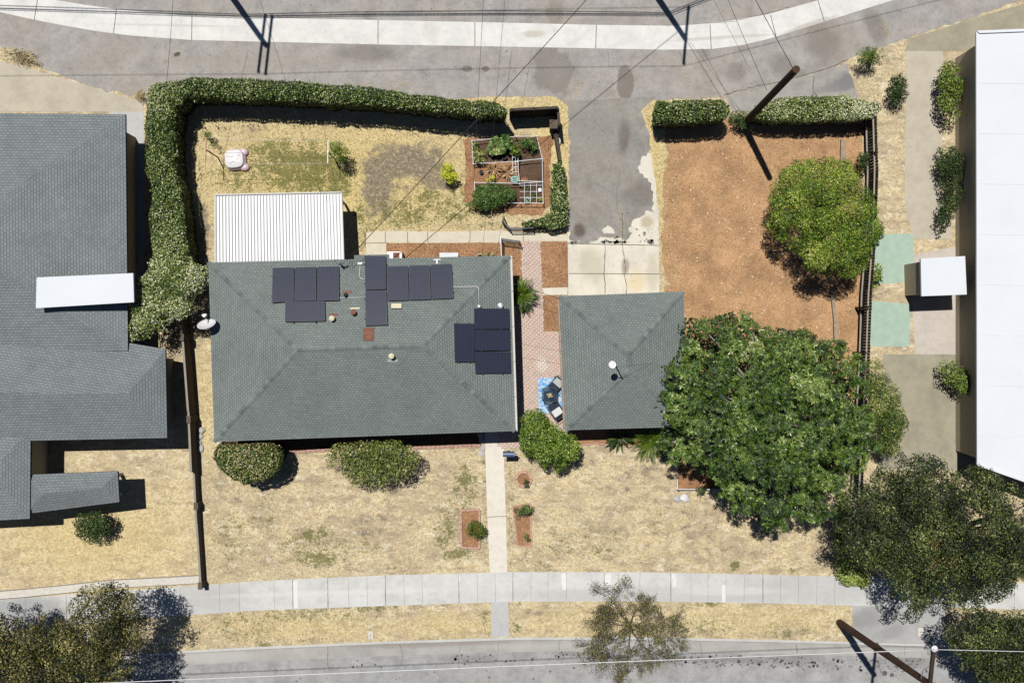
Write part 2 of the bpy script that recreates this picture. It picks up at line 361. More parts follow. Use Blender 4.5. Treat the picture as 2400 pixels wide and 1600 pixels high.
MT['shingle'] = shingles('grey_green_shingles', (138, 146, 142)); MT['cap'] = simple('ridge_cap_shingle', alb(124, 132, 129), .95, .1, .1)
def capmat():
    n = N('ridge_cap_shingles', .95, .12); c = n.ramp(n.attr('tone', 2), [(0, alb(108, 116, 113)), (1, alb(138, 146, 142))])
    return n.col(n.mix(1.0, c, n.ramp(n.noise(50, 2), [(.3, .85), (.6, 1.08)]), 'MULTIPLY')).m
MT['capt'] = capmat()
MT['nshingle'] = shingles('grey_shingles', (140, 147, 148), .2, .13)
MT['white'] = simple('white_painted_metal', alb(236, 235, 235), .5, .3, .04, 2); MT['pvc'] = simple('white_pvc', alb(240, 240, 240), .4, .4, .04)
MT['wroof'] = simple('white_roof_coating', alb(238, 242, 247), .7, .2, .03, .5); MT['stucco'] = simple('beige_stucco', alb(214, 200, 172), .95, .1, .06, bump=.3)
MT['fascia'] = simple('white_fascia_paint', alb(225, 222, 214), .7, .2, .06); MT['gut'] = simple('weathered_gutter', alb(176, 158, 140), .7, .2, .2)
MT['rust'] = simple('rusty_tin', alb(146, 100, 82), .85, .2, .35, 6); MT['galv'] = simple('galvanised_steel', alb(186, 190, 192), .4, .4, .1, metal=.6)
MT['black'] = simple('black_metal', (.012, .013, .018), .45, .4, .1); MT['dark'] = simple('dark_rubber', (.01, .01, .011), .7, .2, .1)
MT['cream'] = simple('cream_paint', alb(232, 222, 184), .6, .3, .06); MT['plate'] = simple('flashing_plate', alb(186, 192, 192), .6, .3, .08)
MT['wood'] = simple('grey_weathered_wood', alb(92, 84, 76), .95, .1, .3, 4, fine=30); MT['dwood'] = simple('dark_weathered_wood', alb(72, 64, 56), .95, .1, .35, 4, fine=30)
MT['plank'] = simple('pale_grey_plank', alb(178, 160, 140), .95, .1, .2, 4); MT['rail'] = simple('pale_fence_rail', alb(176, 166, 154), .9, .1, .15, 6)
MT['pole'] = simple('brown_pole_wood', alb(92, 66, 50), .9, .2, .3, 3, fine=26, bump=.4); MT['pole2'] = simple('dark_pole_wood', alb(66, 54, 46), .9, .2, .3, 3, fine=26, bump=.4)
MT['block'] = simple('tan_block_wall', alb(112, 100, 88), .95, .1, .14, 4); MT['blockcap'] = simple('pale_block_cap', alb(170, 162, 150), .95, .1, .12, 5)
MT['stone'] = simple('pale_stone', alb(206, 202, 196), .9, .2, .2, 7); MT['stonew'] = simple('whitewashed_stone', alb(228, 222, 210), .9, .2, .14, 8)
MT['brick'] = simple('pink_brick', alb(214, 172, 152), .9, .15, .16, 9); MT['terra'] = simple('terracotta', alb(184, 120, 92), .8, .2, .14)
MT['pink'] = simple('pink_plastic', alb(246, 214, 220), .4, .4, .04); MT['lid'] = simple('white_plastic', alb(248, 244, 246), .4, .4, .02)
MT['teal'] = simple('teal_plastic', alb(112, 168, 154), .5, .4, .1); MT['blue'] = simple('blue_grey_enamel', alb(84, 104, 142), .45, .5, .1)
MT['cushion'] = simple('white_cushion', alb(238, 244, 242), .9, .1, .04); MT['sling'] = simple('dark_mesh_sling', alb(44, 52, 70), .8, .2, .2)
MT['core'] = simple('dark_hedge_core', (.018, .022, .009), .95, .1, .4, 5); MT['bark'] = simple('grey_bark', alb(138, 124, 112), .9, .1, .3, 6); MT['pbark'] = simple('pale_bark', alb(178, 170, 158), .9, .1, .2, 6)  # core: dark colour stands in for shade inside hedges
MT['joint'] = simple('joint_groove', alb(128, 120, 108), .95, .1, .2); MT['crack'] = simple('crack', alb(112, 104, 92), .95, .1, .2)
MT['glassd'] = simple('window_glass', (.03, .035, .045), .1, .5, .1); MT['cable'] = simple('black_cable', (.012, .012, .012), .6, .3, .1); MT['wcable'] = simple('bright_wire', alb(236, 236, 236), .4, .4, .04)
def rug():
    n = N('blue_rug', .95, .1); v = n.noise(5, 3, .7, n.vec(1, 1.7, 1, .7))
    return n.col(n.ramp(v, [(.36, alb(92, 160, 232)), (.46, alb(140, 192, 240)), (.56, alb(206, 228, 246))])).m
MT['rug'] = rug()
def cells():
    n = N('solar_cells', .28, .5); b = n.t.nodes.new('ShaderNodeTexBrick'); n.t.links.new(n.tc.outputs['UV'], b.inputs[0]); b.offset = 0
    b.inputs['Scale'].default_value = 1; b.inputs['Brick Width'].default_value = .167; b.inputs['Row Height'].default_value = .084; b.inputs['Mortar Size'].default_value = .0035
    b.inputs['Color1'].default_value = (.015, .018, .031, 1); b.inputs['Color2'].default_value = (.013, .015, .026, 1); b.inputs['Mortar'].default_value = (.036, .038, .055, 1)
    c = n.mix(n.ramp(n.noise(1.5, 4, .6), [(.4, 0.0), (.8, .5)]), b.outputs[0], (.018, .021, .036))
    return n.col(c).m
MT['cells'] = cells(); MT['pframe'] = simple('black_panel_frame', (.02, .022, .03), .35, .5, .1)

# ------------------------------------------------------------------ foliage tools
def leaf_arrays(P, Nn, L, asp, rs, lift=.25, spread=1.0, axis=None):
    n = len(P); Nn = Nn / np.linalg.norm(Nn, axis=1, keepdims=True)
    if axis is None:
        a = rs.normal(size=(n, 3)); t = a - Nn * np.sum(a * Nn, 1, keepdims=True)
    else: t = axis
    t /= np.maximum(1e-6, np.linalg.norm(t, axis=1, keepdims=True)); b = np.cross(Nn, t)
    L = L[:, None]; base = P - t * L * (.5 if axis is None else 0); tip = P + t * L * (.5 if axis is None else 1) - Nn * L * .12
    mid = (base + tip) / 2 + (t * L * (.0 if axis is None else .12))
    s1 = mid + b * L * asp * .5 + Nn * L * asp * lift; s2 = mid - b * L * asp * .5 + Nn * L * asp * lift
    V = np.stack([base, s1, tip, s2], 1).reshape(-1, 3)
    i = np.arange(n)[:, None] * 4
    F = np.concatenate([i + [0, 2, 1], i + [0, 3, 2]], 1).reshape(-1, 3)
    return V, F
def merge(parts):
    Vs, Fs, k = [], [], 0
    for V, F in parts: Vs.append(V); Fs.append(F + k); k += len(V)
    return np.concatenate(Vs), np.concatenate(Fs)
def foliage(name, P, Nn, L, tone, mat, parent, asp=.5, rs=RS, lift=.25):
    V, F = leaf_arrays(P, Nn, L, asp, rs, lift)
    return np_mesh(name, V, F, np.repeat(tone, 2), mat, parent)
def lump(x, y, s=1.0, ph=0.0):
    return (np.sin(x * 1.7 * s + ph) * np.cos(y * 2.1 * s + 1.3 + ph) + .6 * np.sin(x * 4.3 * s + y * 3.1 * s + ph * 2) + .4 * np.cos(x * 7.9 * s - y * 6.7 * s + ph)) / 2
def hedge(name, label, cat, poly, h, mat, dens=700, L=.085, tone0=.5, tonev=.25, group=None, round_=.25, rs=RS, pale=None, bump=.14, shag=.04, taper=.24):
    Wp = GN([p[0] for p in poly], [p[1] for p in poly], h)[:, :2]
    c = Wp.mean(0); root = thing(name, label, cat, (c[0], c[1], 0), group)
    A = area(Wp); n = int(A * dens); x, y = sample(Wp, n, rs); d = edist(Wp, x, y)
    z = h - round_ * np.exp(-d / .13) + bump * lump(x, y, 1.6) + rs.uniform(-.10, .05, n)
    nn = np.stack([rs.normal(0, .45, n), rs.normal(0, .45, n), np.ones(n)], 1)
    P = np.stack([x, y, z], 1)
    # sides
    per = np.roll(Wp, -1, 0) - Wp; Ls = np.hypot(per[:, 0], per[:, 1]); ns = int(Ls.sum() * h * dens * .55)
    e = rs.choice(len(Wp), ns, p=Ls / Ls.sum()); t = rs.uniform(0, 1, ns); q = Wp[e] + per[e] * t[:, None]
    sg = 1 if (np.sum(Wp[:, 0] * np.roll(Wp[:, 1], -1) - np.roll(Wp[:, 0], -1) * Wp[:, 1]) > 0) else -1
    on = np.stack([per[e, 1], -per[e, 0]], 1) / Ls[e][:, None] * sg
    zz = h * rs.uniform(0.02, 1, ns) ** .9
    q = q + on * (rs.normal(-.02, shag, ns) + .05 * lump(q[:, 0] * 1.0, zz * 2, 2))[:, None] - on * (.10 * np.clip((zz - h + .25) / .25, 0, 1))[:, None]
    tp = taper * np.clip(1 - zz / h, 0, 1) ** 1.3; q = q - on * tp[:, None]
    P2 = np.stack([q[:, 0], q[:, 1], zz - .06], 1); n2 = np.stack([on[:, 0], on[:, 1], np.full(ns, .2)], 1) + rs.normal(0, .35, (ns, 3))
    P = np.concatenate([P, P2]); nn = np.concatenate([nn, n2])
    tone = np.clip(tone0 + tonev * rs.normal(size=len(P)) + .12 * lump(P[:, 0], P[:, 1], .9, 2), 0, 1)
    if pale is not None:
        for (u, v, r, a) in pale:
            p = G(u, v, h); tone = np.clip(tone + a * np.exp(-((P[:, 0] - p.x) ** 2 + (P[:, 1] - p.y) ** 2) / (r / PX) ** 2), 0, 1)
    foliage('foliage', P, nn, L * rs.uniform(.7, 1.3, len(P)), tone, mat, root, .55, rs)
    # solid dark core, added to stop light and view passing through the leaves
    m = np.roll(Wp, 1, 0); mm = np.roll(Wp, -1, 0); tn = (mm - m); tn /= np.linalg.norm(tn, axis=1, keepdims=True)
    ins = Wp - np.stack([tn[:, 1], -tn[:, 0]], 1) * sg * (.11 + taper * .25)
    MB().prism([tuple(p) for p in ins], .0, h - .24).build('dark_core', MT['core'], root)
    return root
def clumps(poly, zlo, ztop, n, rs, R_=None, jit=.25):
    """clump centres inside a crown outline given in photo px; dome profile from edge to middle"""
    x, y = [], []; P = np.asarray(poly, float); A = area(P); dmin = .62 * math.sqrt(A / n)
    cx, cy = sample(P, n * 30, rs)
    for a, b in zip(cx, cy):
        if all((a - c) ** 2 + (b - d) ** 2 > dmin ** 2 for c, d in zip(x, y)): x.append(a); y.append(b)
        if len(x) >= n: break
    x, y = np.array(x), np.array(y); d = edist(P, x, y); dm = R_ or d.max()
    t = np.clip(d / dm, 0, 1); z = zlo + (ztop - zlo) * np.sqrt(t * (2 - t)) + rs.uniform(-jit, jit, len(x))
    return x, y, z, d
def branch_mesh(root, base, C, r0, mat, rs, name='trunk', up=.45, thick=.28):
    mb = MB(); b = Vector(base); zt = float(np.mean([c[2] for c in C])); fork = Vector((b.x + rs.uniform(-.1, .1), b.y + rs.uniform(-.1, .1), max(.4, zt * up)))
    mb.tube([b - Vector((0, 0, .1)), b + Vector((0, 0, .15)), b.lerp(fork, .6), fork], [r0 * 1.35, r0 * 1.05, r0 * .95, r0 * .9], 10)
    for c in C:
        c = Vector(c); dv = c - fork; m1 = fork + dv * .35 + Vector((rs.uniform(-.15, .15), rs.uniform(-.15, .15), .12 * dv.length * .5)); m2 = fork + dv * .7 + Vector((rs.uniform(-.15, .15), rs.uniform(-.15, .15), .08 * dv.length))
        mb.tube([fork - Vector((0, 0, .1)), m1, m2, c], [r0 * .55, r0 * thick * 1.3, r0 * thick * .7, .012], 6)
    return mb.build(name, mat, root, True)
def tree(name, label, cat, poly, base, zlo, ztop, nc, cr, lpc, L, mat, rs, tone0=.5, tonev=.2, asp=.5, r0=.16, bark='bark', group=None, flat=.7, skirt=.5, bmat=None, vol=.35, tpatch=None, jit=.3, nb=26, ctone=.12, under=True):
    if nc > 90: poly = wob(poly, 18, 6, nc)
    x, y, z, d = clumps(poly, zlo, ztop, nc, rs, jit=jit); n = len(x); C = GN(x, y, z)
    root = thing(name, label, cat, tuple(G(*base)), group)
    rr = cr * rs.uniform(.7, 1.25, n); rr = np.minimum(rr, np.maximum(d / 50 + .1, cr * .45))
    cnt = np.maximum(20, (lpc * (rr / cr) ** 2).astype(int)); idx = np.repeat(np.arange(n), cnt); m = len(idx)
    dr = rs.normal(size=(m, 3)); dr /= np.linalg.norm(dr, axis=1, keepdims=True)
    dr[:, 2] = np.where(dr[:, 2] < -skirt, -dr[:, 2], dr[:, 2])
    rad = np.where(rs.uniform(size=m) < vol, rs.uniform(.3, .9, m), rs.uniform(.85, 1.08, m))
    bumpy = 1 + .13 * np.sin(dr[:, 0] * 5 + idx) * np.cos(dr[:, 1] * 6 + idx * 2)
    P = C[idx] + dr * (rr[idx] * rad * bumpy)[:, None] * np.array([1, 1, flat])
    nn = dr + np.array([0, 0, .55]) + rs.normal(0, .45, (m, 3))
    ct = rs.normal(0, ctone, n)
    tone = np.clip(tone0 + ct[idx] + tonev * rs.normal(size=m), 0, 1)
    if tpatch is not None:
        for (u, v, r, a) in tpatch:
            p = G(u, v, ztop); tone = np.clip(tone + a * np.exp(-((P[:, 0] - p.x) ** 2 + (P[:, 1] - p.y) ** 2) / (r / PX) ** 2), 0, 1)
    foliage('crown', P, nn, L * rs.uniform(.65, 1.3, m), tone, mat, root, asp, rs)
    sel = C if n <= nb else C[rs.choice(n, nb, replace=False)]
    branch_mesh(root, G(*base), [c - np.array([0, 0, .1]) for c in sel], r0, MT[bark], rs)
    return root

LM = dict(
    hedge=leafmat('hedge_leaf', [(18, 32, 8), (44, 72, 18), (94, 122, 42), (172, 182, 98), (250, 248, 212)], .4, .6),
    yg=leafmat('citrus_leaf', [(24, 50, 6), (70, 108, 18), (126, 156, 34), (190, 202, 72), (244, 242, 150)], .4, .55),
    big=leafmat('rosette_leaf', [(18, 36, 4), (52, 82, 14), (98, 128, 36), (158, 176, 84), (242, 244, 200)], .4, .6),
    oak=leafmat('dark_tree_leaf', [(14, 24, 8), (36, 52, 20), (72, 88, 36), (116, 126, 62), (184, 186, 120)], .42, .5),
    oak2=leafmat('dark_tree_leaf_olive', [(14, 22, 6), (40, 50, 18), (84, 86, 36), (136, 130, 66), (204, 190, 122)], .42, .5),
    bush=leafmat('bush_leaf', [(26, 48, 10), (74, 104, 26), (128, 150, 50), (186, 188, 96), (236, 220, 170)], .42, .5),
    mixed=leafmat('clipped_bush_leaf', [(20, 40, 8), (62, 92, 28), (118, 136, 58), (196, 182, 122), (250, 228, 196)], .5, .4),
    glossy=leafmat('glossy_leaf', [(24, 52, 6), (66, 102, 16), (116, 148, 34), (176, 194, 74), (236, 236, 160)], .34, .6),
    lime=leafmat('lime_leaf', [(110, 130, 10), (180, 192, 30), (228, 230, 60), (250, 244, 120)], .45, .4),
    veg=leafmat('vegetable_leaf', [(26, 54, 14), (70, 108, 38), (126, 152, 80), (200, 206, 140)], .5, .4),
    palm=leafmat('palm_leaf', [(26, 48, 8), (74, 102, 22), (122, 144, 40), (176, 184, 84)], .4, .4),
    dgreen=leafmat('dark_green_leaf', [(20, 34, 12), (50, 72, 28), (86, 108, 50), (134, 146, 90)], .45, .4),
    dry=leafmat('dry_stem', [(134, 112, 72), (206, 182, 130), (244, 224, 172), (255, 244, 206)], .9, .1),
    chip=leafmat('wood_chip', [(104, 74, 50), (176, 132, 94), (222, 182, 138), (250, 226, 194)], .9, .1),
    rose=leafmat('rose_leaf', [(30, 52, 14), (84, 112, 34), (124, 144, 52), (206, 50, 60)], .5, .4))
# ================================================================== THE SETTING
# far ground sheet to the horizon, the street level
mb = MB(); mb.add([(-400, -400, -.16), (400, -400, -.16), (400, 400, -.16), (-400, 400, -.16)], [(0, 1, 2, 3)])
mb.build('ground', MT['ground'])['kind'] = 'structure'
# kerb line (south edge of the raised yard level), photo px
KT = [(-700, 1576), (0, 1560), (434, 1524), (600, 1515), (906, 1502), (1200, 1493), (1500, 1492), (1800, 1498), (2100, 1506), (2400, 1513), (3100, 1540)]
def interp(line, u): return float(np.interp(u, [p[0] for p in line], [p[1] for p in line]))
# lawn sheet: a fine grid from the kerb northwards, with masks for green, bare and yellow patches
def field(u, v, blobs, pn=2.0):
    r = np.zeros(u.shape)
    for (a, b, ru, rv, s) in blobs:
        d = (np.abs((u - a) / ru) ** pn + np.abs((v - b) / rv) ** pn) ** (1 / pn); r = np.maximum(r, s * np.clip(1.35 - d, 0, 1))
    return r
GREEN = [(700, 390, 150, 64, .70), (560, 405, 90, 55, .48), (950, 500, 110, 44, .5), (1080, 490, 60, 40, .5), (990, 490, 120, 50, .40), (1100, 420, 30, 90, .34), (640, 350, 70, 32, .62), (655, 405, 80, 60, .6), (745, 385, 50, 50, .8), (720, 425, 90, 40, .75), (790, 420, 40, 60, .8), (570, 430, 60, 30, .5), (600, 350, 40, 30, .45), (530, 310, 60, 20, .1),
         (1000, 465, 45, 26, .62), (965, 510, 60, 34, .6), (1060, 500, 60, 30, .5), (930, 500, 40, 50, .5), (1095, 460, 26, 60, .55), (1060, 470, 30, 30, .5), (860, 560, 30, 60, .5), (845, 500, 20, 60, .5), (900, 525, 40, 14, .4), (1150, 525, 60, 14, .35),
         (740, 1280, 110, 60, .36), (1080, 1200, 40, 150, .36), (540, 1270, 70, 90, .32), (620, 1180, 60, 50, .26), (1400, 1260, 90, 60, .3), (735, 1252, 62, 20, .62), (745, 1308, 64, 24, .66), (680, 1270, 40, 30, .35), (1045, 1240, 40, 60, .5), (1090, 1125, 34, 40, .58), (1105, 1160, 26, 40, .45), (1070, 1298, 50, 20, .55), (930, 1325, 60, 14, .3), (860, 1275, 60, 30, .3), (1140, 1100, 14, 200, .35),
         (1197, 1200, 10, 200, .35), (1395, 1290, 60, 30, .38), (1310, 1280, 60, 40, .34), (1250, 1320, 50, 40, .3), (1545, 1220, 40, 50, .3), (1723, 1325, 14, 13, .95), (1858, 1335, 8, 8, .7), (1510, 1310, 40, 20, .3), (620, 1220, 50, 40, .32), (520, 1250, 60, 90, .25),
         (880, 1424, 90, 10, .55), (700, 1440, 200, 22, .4), (560, 1470, 120, 40, .36), (1640, 1470, 120, 30, .36), (1850, 1480, 80, 24, .36), (700, 1432, 120, 10, .35), (740, 1500, 200, 10, .25), (1000, 1500, 60, 8, .4), (1140, 1450, 12, 40, .4), (620, 1510, 30, 8, .5), (1220, 1415, 20, 10, .4), (1660, 1415, 50, 8, .5), (1210, 1470, 16, 20, .5), (1600, 1415, 40, 8, .3),
         (485, 320, 20, 14, .5), (1030, 400, 30, 30, .3), (490, 1560, 100, 20, .2), (500, 1110, 30, 60, .1)]
BARE = [(950, 380, 108, 50, 1.05), (885, 430, 38, 84, 1.25), (1020, 405, 50, 50, .9), (930, 440, 60, 30, .6), (590, 305, 60, 14, .5), (660, 1095, 60, 26, .4), (870, 1215, 80, 18, .55), (930, 1165, 70, 26, .45), (860, 1245, 50, 16, .6), (690, 1180, 60, 24, .35), (1040, 1100, 36, 26, .35), (1500, 1110, 80, 30, .5), (1440, 1150, 70, 24, .45),
        (1400, 1080, 30, 20, .4), (1630, 1230, 60, 60, .5), (1600, 1310, 60, 26, .5), (1700, 1290, 120, 40, .4), (1830, 1230, 60, 60, .5), (1760, 1190, 60, 20, .5), (1530, 1180, 40, 30, .4), (520, 1110, 26, 50, .5), (560, 1170, 50, 40, .4), (480, 540, 14, 120, .7), (470, 800, 16, 40, .5), (1255, 1435, 26, 9, .8), (1262, 1456, 20, 8, .7), (1285, 1480, 16, 9, .6),
        (720, 1425, 200, 12, .4), (960, 1230, 20, 16, .4), (900, 560, 40, 10, .2), (1650, 1480, 60, 10, .4), (1830, 1485, 60, 16, .5), (1925, 1300, 50, 60, .3), (1290, 1430, 90, 18, .35)]
YEL = [(800, 420, 420, 170, 1.0), (700, 1470, 260, 34, .45), (1050, 1465, 120, 30, .5), (1350, 1460, 150, 40, .35), (1780, 1450, 200, 40, .4), (1300, 330, 60, 240, .8), (1530, 400, 60, 240, .8), (470, 950, 40, 160, .45), (1120, 245, 200, 20, .8), (220, 1250, 260, 120, .6)]
us = np.concatenate([[-9000, -2500, -600], np.arange(-60, 2466, 5.0), [3000, 5000, 10000]])
tv = np.concatenate([[0], np.arange(3, 1640, 5.0) / 1.0, np.arange(1650, 2700, 50.0), [3000, 5000, 8000]])
KV = np.interp(us, [p[0] for p in KT], [p[1] for p in KT])
UU, TT = np.meshgrid(us, tv); VV = KV[None, :] - TT
V = GN(UU.ravel(), VV.ravel(), 0.0); nu, nv = len(us), len(tv)
V[:, 2] += np.where((np.abs(UU.ravel() - 1200) < 1300) & (VV.ravel() > -60), .004 * lump(V[:, 0] * 2, V[:, 1] * 2, 1) - .004, -.03)
ii, jj = np.meshgrid(np.arange(nu - 1), np.arange(nv - 1)); a = (jj * nu + ii).ravel()
F = np.stack([a, a + 1, a + nu + 1, a + nu], 1)
lawn = np_mesh('lawn', V, F, None, MT['lawn']); lawn['kind'] = 'structure'
mk = lawn.data.color_attributes.new('mask', 'FLOAT_COLOR', 'POINT')
uu, vv = UU.ravel(), VV.ravel()
cd = np.stack([field(uu, vv, GREEN), field(uu, vv, BARE, 3.5), field(uu, vv, YEL), np.ones(len(uu))], 1)
mk.data.foreach_set('color', cd.astype(np.float32).ravel())
# ---- street, gutter, kerb
off = lambda L, d: [(u, v + d) for u, v in L]
def band(name, top, bot, z, mat, kind='structure', t=0):
    return sheet(name, top + bot[::-1], z, mat, kind, t)
KB = off(KT, 6)
band('street', off(KT, 30), off(KT, 900), -.150, MT['street'])
band('street_gutter', KB, [(u, v + (34 if u < 1500 else 33)) for u, v in KT], -.146, MT['kgut'])
def kerb():
    mb = MB(); b = 0
    for (u, v) in KT:
        for du, z in ((0, -.16), (0, .012), (5.2, .012), (6.6, -.006), (7.2, -.16)):
            mb.v.append(tuple(G(u, v + du, z)))
    for i in range(len(KT) - 1):
        for k in range(4): a = i * 5 + k; mb.f.append((a, a + 1, a + 6, a + 5))
    o = mb.build('kerb', MT['kerb']); o['kind'] = 'structure'
kerb()
def lines(name, segs, z, w, mat, parent=None, kind='structure', seed=1, amp=0):
    """thin grooves / cracks laid on a slab"""
    mb = MB(); rr = random.Random(seed)
    for sgm in segs:
        pts = [Vector((p[0], p[1])) for p in sgm]; q = []
        for a, b in zip(pts, pts[1:]):
            k = max(1, int((b - a).length / 7)) if amp else 1
            for j in range(k): q.append(a.lerp(b, j / k) + Vector((rr.gauss(0, amp), rr.gauss(0, amp))) * (1 if (amp and j) else 0))
        q.append(pts[-1])
        for a, b in zip(q, q[1:]):
            d = (b - a); 
            if d.length < 1e-6: continue
            n_ = Vector((-d.y, d.x)).normalized() * w * 24 * (rr.uniform(.6, 1.3) if amp else 1)
            mb.add([G(*(a + n_), z), G(*(b + n_), z), G(*(b - n_), z), G(*(a - n_), z)][::1], [(0, 1, 2, 3)])
    o = mb.build(name, mat, parent)
    if kind and parent is None: o['kind'] = kind
    return o
# ---- alley north of the yard
AL = wob([(-900, 40), (-40, 105), (0, 112), (40, 118), (82, 130), (97, 160), (150, 178), (209, 203), (306, 226), (330, 214), (345, 214), (700, 216), (1054, 232), (1130, 228), (1200, 226), (1280, 226), (1302, 228), (1318, 236), (1340, 246), (1500, 242), (1542, 234), (1697, 228), (1800, 205), (1940, 166), (2004, 132), (2086, 104), (2140, 84), (2259, 48), (2374, 8), (2440, -22), (3100, -240)], 14, 1.6, 3, closed=False)
mb = MB()
for (u, v) in AL: mb.v += [tuple(G(u, v + (-1500 - v) * k / 6, .004)) for k in range(7)]
mb.f = [(7 * i + k, 7 * i + 7 + k, 7 * i + 8 + k, 7 * i + 1 + k) for i in range(len(AL) - 1) for k in range(6)]
mb.build('alley', MT['alley'])['kind'] = 'structure'
gu = [(-700, -200), (0, -26), (60, -13), (128, 0), (200, 12), (281, 23), (360, 31), (434, 37), (600, 42), (906, 48), (1200, 54), (1404, 59), (1583, 61), (1685, 54), (1800, 34), (1922, 0), (2040, -38), (2500, -190)]
gl = [(-700, -150), (0, 29), (76, 46), (153, 61), (230, 74), (306, 84), (446, 94), (600, 98), (906, 105), (1200, 110), (1557, 117), (1672, 115), (1740, 106), (1800, 92), (1820, 86), (1933, 51), (2096, 0), (2600, -160)]
band('alley_gutter', gu, gl, .008, MT['gutter'])
lines('alley_gutter_joint', [[(89, -6), (80, 48)], [(273, 22), (266, 79)], [(450, 38), (449, 94)], [(886, 48), (886, 104)], [(1113, 53), (1113, 109)], [(1398, 59), (1396, 114)], [(1664, 57), (1667, 115)], [(1806, 36), (1819, 86)], [(1917, 2), (1932, 50)]], .011, .035, MT['joint'])
sheet('old_concrete_patch', wob([(1700, 228), (1760, 214), (1840, 190), (1900, 176), (1940, 166), (1985, 150), (1992, 170), (2000, 195), (2012, 222), (2006, 240), (1900, 250), (1800, 262), (1716, 262)], 9, 1.4, 4), .012, MT['patch'])
lines('weed_crack', [[(1697, 222), (1760, 205), (1840, 190), (1905, 170), (1940, 160), (1988, 140)], [(1907, 180), (1905, 215), (1915, 226)]], .015, .03, MT['crack'], seed=4, amp=.9)
lines('asphalt_crack', [[(1690, 55), (1740, 46), (1800, 30), (1850, 18)], [(1452, 390), (1446, 470), (1448, 498)], [(1446, 498), (1474, 499)], [(1424, 120), (1428, 160)], [(1590, 120), (1606, 150)]], .0125, .016, MT['crack'], seed=6, amp=.9)
# ---- driveway pad, driveway
sheet('driveway_pad', wob([(1329, 490), (1332, 692), (1546, 694), (1543, 494), (1536, 430), (1526, 360), (1500, 355), (1490, 420), (1500, 480), (1420, 500)], 20, .5, 5), .004, MT['pad'])
sheet('driveway', [(1318, 238), (1540, 226)] + wob([(1506, 255), (1513, 290), (1522, 320), (1528, 350), (1502, 372), (1500, 405), (1522, 424), (1530, 450), (1532, 476), (1532, 494), (1511, 494), (1506, 510), (1486, 517), (1478, 530), (1470, 538), (1480, 545), (1475, 558), (1462, 562), (1447, 555), (1437, 537), (1425, 530), (1414, 535), (1412, 553), (1400, 562), (1378, 568), (1350, 567), (1335, 563), (1333, 480), (1333, 400), (1333, 300), (1331, 250)], 6, 2.3, 8, closed=False), .008, MT['drive'])
ir = random.Random(12); MT['spot'] = simple('dark_spots', alb(120, 115, 110), .95, .1, .2)
def spots(name, regions, z, mat, rmin=.8, rmax=4.5):
    mb = MB()
    for (u0, v0, u1, v1, n) in regions:
        for _ in range(n):
            u, v = ir.uniform(u0, u1), ir.gauss((v0 + v1) / 2, (v1 - v0) / 4); r = rmin + (rmax - rmin) * ir.random() ** 3.2; k = 9; b = len(mb.v)
            mb.v += [tuple(G(u + r * math.cos(6.2832 * j / k) * ir.uniform(.6, 1.2), v - r * math.sin(6.2832 * j / k) * ir.uniform(.6, 1.2), z)) for j in range(k)]; mb.f.append(tuple(range(b, b + k)))
    mb.build(name, mat)['kind'] = 'structure'
spots('tar_spots', [(1580, 1532, 1830, 1562, 170), (1830, 1530, 2010, 1575, 110), (2010, 1530, 2200, 1580, 150), (1060, 1536, 1210, 1556, 50), (820, 1546, 880, 1566, 24), (1300, 1526, 1360, 1542, 30), (600, 1540, 1500, 1600, 40)], -.1465, MT['spot'])
spots('asphalt_pits', [(400, 100, 1550, 200, 90), (600, 0, 1500, 40, 40), (1350, 260, 1500, 540, 50)], .0095, MT['spot'], .5, 1.8)
spots('asphalt_remnants', [(1392, 564, 1475, 571, 60), (1338, 565, 1380, 571, 24), (1500, 560, 1536, 570, 18), (1480, 520, 1534, 560, 14), (1418, 545, 1450, 565, 16)], .0065, MT['drive'], 1.0, 5.0)
spots('leaf_stains', [(1200, 1345, 1950, 1410, 60), (1337, 575, 1540, 685, 40), (1140, 1060, 1182, 1335, 16)], .0195, MT['crack'], .4, 1.2)
lines('pad_joint', [[(1330, 571), (1544, 575)], [(1333, 641), (1545, 642)]], .0075, .035, MT['joint'])
lines('pad_crack', [[(1418, 573), (1418, 610), (1415, 641), (1419, 665), (1418, 687)], [(1459, 500), (1459, 573), (1463, 600), (1466, 625), (1463, 645), (1468, 665), (1468, 690)]], .0115, .030, MT['crack'], seed=2, amp=.8)
# ---- mulch areas
sheet('bark_mulch_bed', wob([(1560, 300), (1640, 290), (1712, 272), (1760, 300), (1800, 262), (1990, 268), (2022, 290), (2020, 560), (2014, 860), (2010, 1020), (1960, 1100), (1700, 1020), (1620, 980), (1606, 860), (1600, 690), (1560, 690), (1552, 560), (1556, 430), (1562, 360)], 12, 2.4, 11), .004, MT['mulch'])
sheet('garden_mulch', wob([(1085, 330), (1110, 322), (1260, 318), (1300, 318), (1290, 380), (1292, 480), (1270, 505), (1180, 500), (1120, 500), (1086, 470), (1092, 400)], 10, 2, 12), .004, MT['mulch2'])
sheet('house_mulch', wob([(906, 570), (1170, 568), (1180, 562), (1222, 566), (1224, 660), (1190, 664), (1180, 640), (906, 640)], 30, .5, 13), .004, MT['mulch2'])
sheet('path_mulch', [(1266, 566), (1330, 566), (1332, 673), (1271, 675)], .004, MT['mulch2'])
sheet('garage_mulch', [(1272, 692), (1312, 692), (1320, 777), (1274, 777)], .004, MT['mulch2'])
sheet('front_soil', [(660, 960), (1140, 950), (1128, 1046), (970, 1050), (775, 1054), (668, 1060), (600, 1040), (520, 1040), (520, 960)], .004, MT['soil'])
sheet('garage_soil', [(1330, 980), (1640, 980), (1650, 1040), (1575, 1040), (1480, 1044), (1400, 1040), (1360, 1040), (1300, 1030)], .004, MT['mulch2'])
